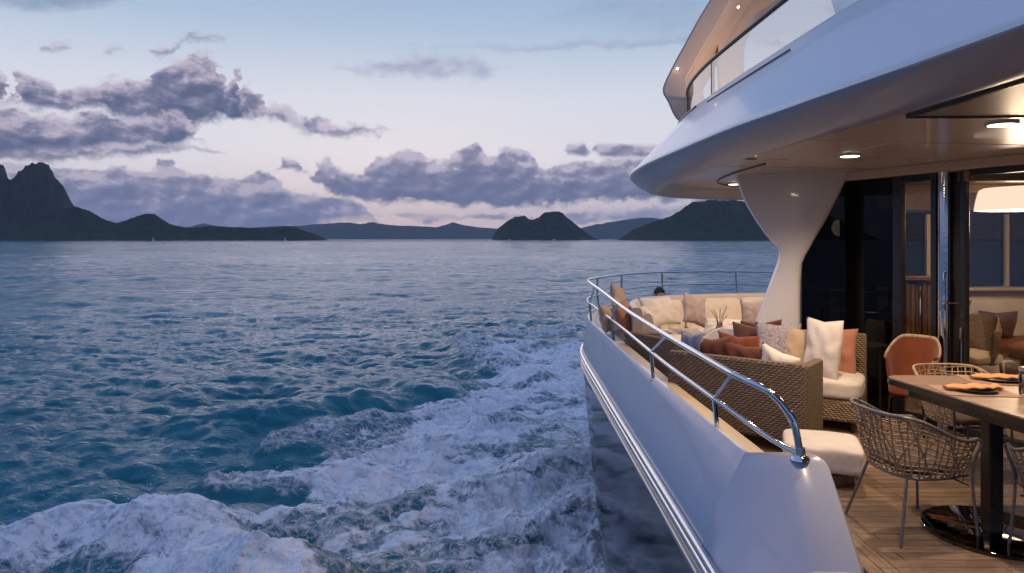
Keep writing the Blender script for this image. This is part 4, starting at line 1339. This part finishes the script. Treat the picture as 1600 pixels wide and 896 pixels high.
def setting(x, y, rz, lab, plate=True, mat_=True):
    if mat_:
        mb = MB(); rbox(mb, (.44, .31, .004), bevel=.0015, seg=1)
        o = mb.build('placemat', M['mat'], None); o.location = (x, y, TZ + .0025); o.rotation_euler = (0, 0, rz)
        tag(o, 'pale woven placemat ' + lab, 'placemat', 'placemats on the dining table')
    if plate:
        mb = MB()
        pr = [(.0, .008), (.085, .008), (.10, .014), (.135, .022), (.136, .025), (.10, .018), (.085, .012), (.0, .012)]
        secs = [[(r * math.cos(a), r * math.sin(a), z) for r, z in pr] for a in [2 * PI * k / 40 for k in range(40)]]
        loft(mb, secs, close_path=True)
        o = mb.build('plate', M['ceramic'], None); weld(o, 1e-5); o.location = (x, y, TZ - .001)
        tag(o, 'dark round plate ' + lab, 'plate', 'plates on the dining table')
        # napkin: rolled cloth gathered near one end
        mb = MB()
        pts = cr([(-.17, .01, .030), (-.11, .0, .044), (0, -.005, .046), (.08, 0, .044), (.115, .0, .042), (.14, .005, .044), (.18, .012, .034)], 22)
        rr = np.interp(np.linspace(0, 1, 22), [0, .15, .6, .78, .83, .9, 1], [.018, .024, .026, .020, .012, .020, .026])
        V0 = len(mb.v); tube(mb, pts, list(rr), 16)
        rnd = random.Random(int(x * 100))
        for k in range(len(mb.v)):
            vx, vy, vz = mb.v[k]
            vz2 = .027 + (vz - .040) * .62 + .004 * math.sin(vx * 60 + vy * 90)
            mb.v[k] = (vx, vy * 2.0 + .006 * math.sin(vx * 34 + 1), vz2)
        o = mb.build('napkin', M['napkin'], None, True, 80); o.location = (x, y, TZ + .001); o.rotation_euler = (0, 0, rz + .15)
        tag(o, 'ochre rolled napkin lying on the plate ' + lab, 'napkin', 'napkins on the dining table')


setting(3.02, 4.47, math.radians(-8), 'nearest the left table edge')
setting(3.42, 4.80, math.radians(-14), 'at the far edge of the table')
setting(3.62, 4.50, math.radians(-4), 'beside the tall glass jar', mat_=False)
setting(3.10, 3.72, math.radians(-20), 'at the near corner with no plate on it', plate=False)
t = thing('glass_jar', 'tall clear glass jar with a metal lid on the dining table', 'jar', (3.30, 4.38, TZ))
mb = MB(); pr = [(.0, .002), (.040, .002), (.042, .006), (.042, .145), (.038, .150), (.036, .145), (.038, .010), (0, .010)]
loft(mb, [[(r * math.cos(a), r * math.sin(a), z) for r, z in pr] for a in [2 * PI * k / 28 for k in range(28)]], close_path=True)
mb.build('body', M['glass_clear'], t); mb = MB(); tube(mb, [(0, 0, .150), (0, 0, .156), (0, 0, .172), (0, 0, .175)], [.040, .043, .043, .036], 28); mb.build('lid', M['steel_b'], t)
mb = MB(); tube(mb, [(0, 0, .0115), (0, 0, .10)], .0365, 24); mb.build('filling', M['white_f'], t)


# ------------------------------------------------------------------ woven dining chairs
def dining_chair(label, loc, rz, group, seedv=1, scale=1.0):
    t = thing('dining_chair', label, 'chair', loc, rz, group)
    rn = random.Random(seedv)
    TH = math.radians(128)
    zt = lambda th: .80 - .15 * sm(.75, 2.0, np.array(abs(th))).item()

    def S(th, s):
        r = .225 + .085 * s ** .75
        ex = 1.0 + .10 * math.sin(2 * th) ** 2
        x = -math.cos(th) * r * ex - .03 * s * math.cos(th) * (1 if math.cos(th) > 0 else 0); y = math.sin(th) * r * ex * 1.03
        if abs(th) > PI / 2: x += .04 * (abs(th) - PI / 2)
        z = .395 + (zt(th) - .395) * s
        return Vector((x, y, z))
    mb = MB()
    nv = 30
    for i in range(nv):
        th = -TH + 2 * TH * i / (nv - 1)
        d = rn.uniform(-.05, .05)
        tube(mb, [S(max(-TH, min(TH, th + d * math.sin(3 * s + i))), s) for s in (0, .17, .34, .5, .67, .84, 1)], .0052, 5, caps=False)
    nh = 11
    for k in range(nh):
        s0 = (k + .5) / nh
        if rn.random() < .15: s0 += .02
        pts = []
        for i in range(45):
            th = -TH + 2 * TH * i / 44
            q = S(th, min(1, max(0, s0 + .02 * math.sin(5 * th + k))))
            pts.append(q + Vector((q.x, q.y, 0)).normalized() * (.004 if (i + k) % 2 else -.004))
        tube(mb, pts, .0056, 5, caps=False)
    for k in range(22):
        th = rn.uniform(-TH, TH); dth = rn.choice((-1, 1)) * rn.uniform(.35, .8)
        pts = [S(max(-TH, min(TH, th + dth * u)), u) for u in [j / 9 for j in range(10)]]
        tube(mb, pts, .0052, 5, caps=False)
    mb.build('woven_back', M['rope'], t, True, 60)
    mb = MB()
    arc = [S(-TH + 2 * TH * i / 48, 1.0) for i in range(49)]
    tube(mb, arc, .0105, 8); mb.build('top_rail', M['grey_metal'], t)
    mb = MB()
    ring = [S(-TH + 2 * TH * i / 40, 0) for i in range(41)]
    fr = [Vector((.235, .20, .395)), Vector((.245, 0, .395)), Vector((.235, -.20, .395))]
    tube(mb, ring + fr, .010, 8, closed=True)
    for i in range(7):
        y = -.17 + i * .34 / 6
        tube(mb, cr([(.235, y, .395), (.243, y + .01, .36), (.235, y * .96, .33)], 6), .004, 5)
    tube(mb, [(.24, -.20, .33), (.245, 0, .328), (.24, .20, .33)], .007, 6)
    mb.build('seat_frame', M['grey_metal'], t)
    softbox('seat_cushion', (.45, .43, .075), M['seat_dk'], t, (.02, 0, .438), 0, 12, 4.0, .012, seedv)
    for sgn in (-1, 1):
        a = S(sgn * TH, 1.0)
        mb = MB(); tube(mb, cr([a, a + Vector((.035, 0, -.02)), (.238, sgn * .235, .42), (.262, sgn * .255, 0)], 14), .0095, 8); mb.build('leg', M['grey_metal'], t)
        mb = MB(); tube(mb, [S(sgn * .75, .02), Vector((-.30, sgn * .262, 0))], .0095, 8); mb.build('leg', M['grey_metal'], t)
    t.scale = (scale,) * 3
    return t


DG = 'woven chairs round the dining table'
c1 = dining_chair('woven rope dining chair with its back to the bulwark, left of the table', (2.50, 4.27, ZD), math.radians(10), DG, 3, .94)


def chair_copy(label, loc, rz):
    c = copy_tree(c1); c.location = loc; c.rotation_euler = (0, 0, rz); c['label'] = label
    return c


c2 = chair_copy('woven rope dining chair at the far end of the table, facing it', (3.55, 5.38, ZD), math.radians(-88))
for ch in c2.children:
    if ch.name.startswith(('woven_back', 'top_rail')):
        ch.material_slots[0].link = 'OBJECT'; ch.material_slots[0].material = M['rope_lt']
chair_copy('woven rope dining chair half tucked under the near side of the table, beside the pedestal', (3.12, 3.72, ZD + .0), math.radians(86))

# rust padded tub chair
t = thing('tub_chair', 'rust padded tub chair with pale woven rim in front of the dark glass', 'chair', (3.72, 6.35, ZD), math.radians(-140))
t.scale = (.70, .70, .97)
mb = MB(); rim = []
secs = []
for k in range(31):
    th = math.radians(-112 + 224 * k / 30)
    zz_ = .89 - .19 * float(sm(.55, 1.9, np.array(abs(th))))
    f = lambda r, z: (-math.cos(th) * r, math.sin(th) * r, z)
    secs.append([f(.25, .30), f(.285, .5), f(.325, .75), f(.33, zz_), f(.305, zz_), f(.28, .72), f(.24, .5), f(.2, .40)])
    rim.append(f(.318, zz_ + .006))
loft(mb, secs, close_sec=True, cap=True); mb.build('padded_shell', M['rust'], t, True, 60)
mb = MB(); tube(mb, rim, .017, 8); mb.build('woven_rim', M['rope_lt'], t)
softbox('seat_cushion', (.46, .46, .12), M['rust'], t, (.03, 0, .42))
for x, y in ((-.2, -.2), (-.2, .2), (.2, -.2), (.2, .2)):
    mb = MB(); tube(mb, [(x, y, .38), (x * 1.1, y * 1.1, 0)], .014, 8); mb.build('leg', M['dark_metal'], t)

t = thing('side_table', 'slim dark side table standing against the dark glass', 'side table', (3.66, 6.93, ZD))
mb = MB(); disc(mb, .13, .715, .735); mb.build('top', M['dark_metal'], t)
mb = MB(); tube(mb, [(0.05, -.05, .715), (0.05, -.05, .01)], .010, 8); mb.build('stem', M['dark_metal'], t)
mb = MB(); disc(mb, .11, 0, .014); mb.build('foot', M['dark_metal'], t)


# ------------------------------------------------------------------ wicker lounge
def wicker_seat(name, label, cat, loc, rz, w, d, bh, ah, m, cush, seat_h=.46, legs=True, left_arm=True, right_arm=True, group=None):
    t = thing(name, label, cat, loc, rz, group)
    mb = MB(); rbox(mb, (w, .10, bh - .10), (0, d / 2 - .05, .10 + (bh - .10) / 2), bevel=.022, seg=3); mb.build('back_panel', m, t)
    for sgn, on in ((-1, left_arm), (1, right_arm)):
        if on:
            mb = MB(); rbox(mb, (.09, d - .105, ah - .10), (sgn * (w / 2 - .046), -.052, .10 + (ah - .10) / 2), bevel=.022, seg=3); mb.build('arm_panel', m, t)
    iw = w - (.19 if left_arm else .0) - (.0 if not right_arm else .0)
    mb = MB(); rbox(mb, (w - .19 if left_arm or right_arm else w - .01, d - .115, seat_h - .27), (0, -.055, .10 + (seat_h - .27) / 2), bevel=.018); mb.build('base', m, t)
    softbox('seat_cushion', (w - .20 if left_arm or right_arm else w, d - .12, .19), cush, t, (0, -.075, seat_h - .08), 0, 16, 6.0, .02, 5)
    if legs:
        for x in (-w / 2 + .08, w / 2 - .08):
            for y in (-d / 2 + .06, d / 2 - .06):
                mb = MB(); tube(mb, [(x, y, .11), (x, y, 0)], [.022, .016], 8); mb.build('leg', M['dark_metal'], t)
    return t


wicker_seat('loveseat', 'brown wicker loveseat with its high back turned to the handrail', 'sofa', (2.11, 6.22, ZD), math.radians(141.5), 1.22, .60, .755, .73, M['wicker'], M['cream'], .42)
wicker_seat('lounge_chair', 'honey wicker armless lounge seat stacked with cushions beside the dark glass', 'lounge seat', (2.966, 6.83, ZD), math.radians(-30.7), 1.0, .80, .84, .6, M['wicker_l'], M['white_f'], .47, True, False, False)
wicker_seat('low_armchair', 'low brown wicker armchair beside the rail, before the cream bow sofa', 'armchair', (1.93, 8.42, ZD), math.radians(118), .95, .62, .62, .58, M['wicker'], M['beige_f'], .40)

# pouf in front of the loveseat
t = thing('pouf', 'low white cushioned pouf on a wicker drum by the bulwark end', 'pouf', (2.33, 5.14, ZD))
softbox('cushion', (.54, .52, .19), M['white_f'], t, (0, 0, .20), math.radians(-20), 18, 7.5, .018, 3)
mb = MB(); tube(mb, [(0, 0, .0), (0, 0, .02), (0, 0, .09), (0, 0, .11)], [.21, .22, .22, .2], 40); mb.build('wicker_drum', M['wicker'], t)

# white tub seat and coffee table
t = thing('round_armchair', 'white rounded armchair between the wicker seats', 'armchair', (2.22, 7.45, ZD), math.radians(200))
mb = MB(); secs = []
for k in range(33):
    th = math.radians(-120 + 240 * k / 32)
    zz_ = .80 - .20 * float(sm(.6, 2.0, np.array(abs(th))))
    f = lambda r, z: (-math.cos(th) * r, math.sin(th) * r, z)
    secs.append([f(.30, .08), f(.33, .3), f(.345, .6), f(.335, zz_ - .03), f(.31, zz_), f(.27, zz_ - .01), f(.25, .6), f(.24, .42)])
loft(mb, secs, close_sec=True, cap=True); mb.build('curved_back', M['white_f'], t, True, 60)
softbox('seat_cushion', (.5, .5, .34), M['white_f'], t, (.03, 0, .28), 0, 12, 4, .02)
t = thing('coffee_table', 'round cream coffee table in the middle of the bow lounge', 'coffee table', (2.85, 8.75, ZD))
mb = MB(); disc(mb, .40, .43, .47, 48); mb.build('top', M['cream_paint'], t); mb = MB(); tube(mb, [(0, 0, 0), (0, 0, .02), (0, 0, .05), (0, 0, .43)], [.22, .22, .06, .05], 24); mb.build('stem', M['cream_paint'], t)
t = thing('glass_carafe', 'clear glass carafe with a dried sprig on the coffee table', 'carafe', (2.62, 8.62, ZD + .47))
mb = MB(); pr = [(0, .003), (.055, .003), (.06, .01), (.062, .12), (.05, .19), (.032, .24), (.036, .27)]
loft(mb, [[(r * math.cos(a), r * math.sin(a), z) for r, z in pr] for a in [2 * PI * k / 24 for k in range(24)]], close_path=True); mb.build('body', M['glass_clear'], t)
mb = MB()
for k in range(7):
    a = k * .9
    tube(mb, cr([(0, 0, .02), (.02 * math.cos(a), .02 * math.sin(a), .25), (.10 * math.cos(a), .10 * math.sin(a), .36 + .02 * k)], 8), .004, 5)
mb.build('sprig', M['rope'], t)

# ------------------------------------------------------------------ bow sofa: cream, built round the curve of the bow
ARC = cr([(1.60, 8.9, 0), (1.66, 9.6, 0), (1.88, 10.25, 0), (2.3, 10.72, 0), (2.9, 11.02, 0), (3.6, 11.22, 0), (4.4, 11.28, 0), (5.3, 11.18, 0), (6.0, 10.9, 0)], 120)
AN = normals([Vector((p.x, p.y)) for p in ARC])
bs = thing('bow_sofa', 'long curved cream sofa built round the bow under the far handrail', 'sofa', (3.6, 10.7, ZD))
pf = lambda i, L: [(ARC[i].x + AN[i].x * o, ARC[i].y + AN[i].y * o, ZD + z) for o, z in L]
mb = MB(); loft(mb, [pf(i, [(.0, .0), (-.02, .4), (-.03, .84), (-.02, .885), (.0, .90), (.05, .90), (.08, .885), (.09, .86), (.10, .4), (.12, .28), (.66, .26), (.70, .22), (.70, .0)]) for i in range(120)], close_sec=True, cap=True)
mb.build('base', M['cream_paint'], bs, True, 40, True)
for a, b in ((1, 24), (25, 47), (48, 70), (71, 95), (96, 118)):
    mb = MB(); secs = []
    for i in range(a, b + 1):
        e = min(i - a, b - i); k = min(1, .55 + .2 * e) if e < 3 else 1
        secs.append(pf(i, [(.115 + (o - .115) * 1, .38 + (z - .38) * (.93 if e == 0 else .985 if e == 1 else 1)) for o, z in ((.105, .40), (.105, .80), (.14, .845), (.19, .85), (.24 * (.9 + .1 * k), .82), (.27 * (.85 + .15 * k), .72), (.30 * (.85 + .15 * k), .55), (.29, .42))]))
    loft(mb, secs, close_sec=True, cap=True); mb.build('back_cushion', M['cream'], bs, True, 60, True)
    mb = MB(); secs = []
    for i in range(a, b + 1):
        e = min(i - a, b - i); q = .94 if e == 0 else .985 if e == 1 else 1
        secs.append(pf(i, [(.12, .285), (.12, .40 * q), (.3, .425 * q), (.60, .415 * q), (.685, .39 * q), (.70, .34), (.685, .29)]))
    loft(mb, secs, close_sec=True, cap=True); mb.build('seat_cushion', M['cream'], bs, True, 60, True)

# ------------------------------------------------------------------ loose cushions
CG = 'scatter cushions on the lounge seats'


def cush(lab, px, py_b, d, w, h, th, m, rz, lean, seed, roll=0.0):
    x = (px - CXP) / FPX * d
    z = EYE - (py_b - HYP) / FPX * d
    return pillow(lab, w, h, th, M[m], (x, d, z), math.radians(rz), lean, seed, roll, 'cushion', CG)


cush('rust cushion standing at the right end of the lounge seat, behind the tall white one', 1303, 597, 6.80, .42, .55, .13, 'blush', -52, -.14, 11)
cush('tall white cushion with frayed edge standing at the front of the cushion row', 1281, 596, 6.52, .40, .60, .14, 'white_f', -60, -.14, 12)
cush('plain beige cushion between the fuzzy grey one and the tall white one', 1249, 590, 6.80, .42, .50, .14, 'beige_f', -40, -.12, 13)
cush('fuzzy grey cushion with a looped handle at the top', 1215, 582, 6.92, .44, .50, .15, 'fuzzy', -18, -.12, 14)
cush('dark brown cushion propped against the pillar foot', 1172, 575, 7.12, .46, .45, .14, 'brown_f', -22, -.22, 15, .12)
cush('deep rust cushion behind the fuzzy grey one', 1196, 575, 7.18, .42, .50, .13, 'rust_d', -30, -.12, 16, -.1)
cush('crumpled rust cushion showing above the loveseat back', 1166, 603, 6.22, .44, .39, .17, 'rust_d', -36, .10, 17, .06)
cush('shaggy brown cushion at the left end of the loveseat', 1122, 597, 6.42, .42, .44, .18, 'rust_d', -40, .12, 18, -.08)
cush('bright orange cushion in the middle of the loveseat', 1152, 592, 6.62, .40, .45, .16, 'rust', -36, .1, 24, .05)
cush('slate blue cushion at the far corner of the loveseat', 1091, 594, 6.52, .30, .46, .12, 'blue_f', -62, .08, 19, -.1)
cush('round white cushion tucked at the right end of the loveseat', 1201, 606, 6.08, .34, .37, .18, 'white_f', -36, .1, 28, .35)
cush('big creased white cushion lying back on the bow sofa', 1040, 510, 9.7, .72, .46, .2, 'white_f', 40, -.5, 20)
cush('lilac grey cushion with a dark top edge on the bow sofa', 1084, 508, 9.9, .40, .46, .14, 'lilac', 25, -.3, 21, .3)
cush('pale cushion lying on the bow sofa seat near the carafe', 1128, 527, 9.4, .50, .30, .16, 'white_f', -20, -.7, 22)
cush('lilac grey cushion leaning beside the pillar on the bow sofa', 1182, 515, 10.2, .38, .44, .14, 'lilac', -20, -.3, 23, -.12)
cush('beige cushion standing against the rail side of the bow sofa', 968, 492, 10.2, .46, .46, .15, 'beige_f', 60, -.2, 25, .3)
cush('brown patterned cushion on the low wicker armchair', 985, 520, 9.2, .46, .44, .15, 'blush', 58, -.3, 26, -.15)
cush('sandy cushion in front of the patterned one near the rail', 952, 520, 9.5, .42, .40, .14, 'beige_f', 70, -.25, 27, .1)

# ------------------------------------------------------------------ person sitting beyond the bow sofa
def person(loc, rz):
    t = thing('person', 'person with short dark hair sitting low behind the bow sofa', 'person', loc, rz)
    J = {'pel': ((0, 0, .11), .125), 'sp1': ((0, .02, .27), .125), 'sp2': ((0, .02, .43), .14), 'nk': ((0, .0, .585), .058), 'hd0': ((0, -.015, .66), .062),
         'hd1': ((0, -.015, .745), .088), 'hd2': ((0, -.005, .81), .075)}
    E = [('pel', 'sp1'), ('sp1', 'sp2'), ('sp2', 'nk'), ('nk', 'hd0'), ('hd0', 'hd1'), ('hd1', 'hd2')]
    for s, n in ((-1, 'l'), (1, 'r')):
        J['sh' + n] = ((s * .185, .02, .515), .062); J['el' + n] = ((s * .25, -.06, .26), .042); J['wr' + n] = ((s * .17, -.26, .16), .030); J['ha' + n] = ((s * .14, -.33, .14), .034)
        J['hip' + n] = ((s * .10, -.04, .10), .09); J['kn' + n] = ((s * .24, -.42, .13), .062); J['an' + n] = ((s * .02 + s * .06, -.46, .06), .042); J['to' + n] = ((-s * .10, -.52, .05), .034)
        E += [('sp2', 'sh' + n), ('sh' + n, 'el' + n), ('el' + n, 'wr' + n), ('wr' + n, 'ha' + n), ('pel', 'hip' + n), ('hip' + n, 'kn' + n), ('kn' + n, 'an' + n), ('an' + n, 'to' + n)]
    ks = list(J)
    me = bpy.data.meshes.new('body'); me.from_pydata([J[k][0] for k in ks], [(ks.index(a), ks.index(b)) for a, b in E], [])
    o = link('body', me, M['skin'], t, False)
    o.modifiers.new('Skin', 'SKIN'); sub = o.modifiers.new('Sub', 'SUBSURF'); sub.levels = 2; sub.render_levels = 2
    for i, k in enumerate(ks):
        r = J[k][1]; me.skin_vertices[0].data[i].radius = (r, r)
    me.skin_vertices[0].data[0].use_root = True
    # shirt follows the torso
    mb = MB(); secs = []
    for z, rx, ry in ((.02, .19, .15), (.15, .18, .15), (.3, .175, .15), (.43, .20, .155), (.51, .205, .12), (.56, .12, .09), (.60, .066, .068)):
        secs.append([(rx * math.cos(a), .015 + ry * math.sin(a), z) for a in [2 * PI * k / 24 for k in range(24)]])
    loft(mb, secs, close_sec=True); mb.build('shirt', M['shirt'], t, True, 80)
    # hair cap
    mb = MB(); secs = []
    for i in range(13):
        ph = (i / 12) * 1.75
        row = []
        for k in range(28):
            a = 2 * PI * k / 28
            front = max(0, -math.sin(a))
            p_ = ph * (1 - .38 * front)
            r = .098 + .005 * math.sin(9 * a + 5 * ph)
            row.append((r * .92 * math.sin(p_) * math.cos(a), -.005 + r * 1.08 * math.sin(p_) * math.sin(a), .785 + r * 1.06 * math.cos(p_)))
        secs.append(row)
    loft(mb, secs, close_sec=True); mb.build('hair', M['hair'], t, True, 80)
    for s in (-1, 1):
        mb = MB(); tube(mb, [(s * .032, -.098, .762), (s * .032, -.106, .762), (s * .032, -.109, .762)], [.012, .010, .004], 10); mb.build('eye', M['hair'], t)
        mb = MB(); tube(mb, [(s * .086, .0, .735), (s * .098, .005, .765), (s * .090, .0, .785)], [.010, .016, .008], 8); mb.build('ear', M['skin'], t)
    mb = MB(); tube(mb, [(0, -.10, .765), (0, -.122, .728), (0, -.10, .715)], [.008, .016, .008], 8); mb.build('nose', M['skin'], t)
    mb = MB(); tube(mb, [(-.025, -.088, .687), (0, -.098, .685), (.025, -.088, .687)], [.004, .007, .004], 6); mb.build('mouth', M['blush'], t)
    return t


person((2.50, 11.60, ZD + .085), math.radians(28))
mb = MB(); rbox(mb, (1.2, .8, .08), (2.6, 11.75, ZD + .042), bevel=.02); part(mb, 'bow_step', M['cream_paint'])

# ------------------------------------------------------------------ far boats and shore houses
def boat(label, px, D, L, kind, group='boats anchored along the far shore'):
    x = (px - CXP) / FPX * D
    t = thing('sailing_boat' if kind == 's' else 'motor_boat', label, 'boat', (x, D, 0), random.uniform(-.5, .5), group)
    mb = MB(); secs = []
    for k in range(9):
        s = k / 8; w = L * .15 * math.sin(PI * min(1, .25 + s * .75)) if s < 1 else .02
        secs.append([(L * (s - .5), -w, L * .11), (L * (s - .5), -w * .7, -.1), (L * (s - .5), w * .7, -.1), (L * (s - .5), w, L * .11)])
    loft(mb, secs, close_sec=True, cap=True); mb.build('hull', M['white'], t)
    mb = MB(); rbox(mb, (L * .35, L * .18, L * .14), (-L * .05, 0, L * .16), bevel=.1); mb.build('cabin', M['white'], t)
    if kind == 's':
        mb = MB(); tube(mb, [(0, 0, .5), (0, 0, L * 1.1)], .12, 6); mb.build('mast', M['grey_metal'], t)
        mb = MB(); mb.add([(-.1, .0, L * .3), (-L * .42, .0, L * .3), (-.1, .0, L * 1.05), (-.1, .15, L * .3), (-L * .42, .15, L * .3), (-.1, .15, L * 1.05)], [(0, 1, 2), (3, 5, 4), (0, 3, 4, 1), (1, 4, 5, 2), (2, 5, 3, 0)])
        mb.build('sail', M['white_f'], t, False)
    return t


boat('white sailing boat under the rounded knoll of the left headland', 240, 1380, 8, 's')
boat('white sailing boat near the low tip of the left headland', 446, 1400, 8, 's')
boat('small white motor boat at the left foot of the island', 796, 1850, 9, 'm')
boat('small white motor boat below the island peak', 866, 1850, 12, 'm')
t = thing('buoy', 'small dark buoy floating off the left headland', 'buoy', P(256, 381, EYE * FPX / 8.0)[:2] + (0,))
mb = MB(); tube(mb, [(0, 0, -.3), (0, 0, .1), (0, 0, .5), (0, 0, .8)], [.5, .75, .6, .2], 14); mb.build('float', M['black'], t)
mb = MB(); tube(mb, [(0, 0, .7), (0, 0, 1.5)], .08, 6); mb.build('post', M['black'], t)
for k, (px, D, w) in enumerate(((1062, 1590, 7), (1078, 1600, 9), (1094, 1605, 6), (1108, 1595, 8))):
    lab = ('leftmost', 'second from the left', 'third from the left', 'rightmost')[k]
    t = thing('beach_house', 'tiny pale house on the shore under the wooded hill, %s of four' % lab, 'house', ((px - CXP) / FPX * D, D - 30, .2), .1 * k, 'houses on the shore of the wooded hill')
    mb = MB(); rbox(mb, (w, 5, 2.6), (0, 0, 1.3), bevel=0); mb.build('wall', M['cream_paint'], t, False)
    mb = MB(); mb.add([(-w * .55, -3, 2.6), (w * .55, -3, 2.6), (w * .55, 3, 2.6), (-w * .55, 3, 2.6), (-w * .5, 0, 4.2), (w * .5, 0, 4.2)], [(0, 1, 5, 4), (2, 3, 4, 5), (0, 4, 3), (1, 2, 5), (0, 3, 2, 1)]); mb.build('roof', M['rust_d'], t, False)

# ------------------------------------------------------------------ render settings
scene.render.engine = 'CYCLES'
cy = scene.cycles
cy.use_denoising = True
try: cy.denoiser = 'OPENIMAGEDENOISE'
except Exception: pass
cy.max_bounces = 8; cy.diffuse_bounces = 4; cy.glossy_bounces = 4; cy.transmission_bounces = 6; cy.transparent_max_bounces = 12; cy.volume_bounces = 1
cy.sample_clamp_indirect = 6.0; cy.caustics_reflective = False; cy.caustics_refractive = False
scene.view_settings.view_transform = 'Standard'; scene.view_settings.look = 'None'
scene.view_settings.exposure = 0.0; scene.view_settings.gamma = 1.0; scene.view_settings.use_curve_mapping = False
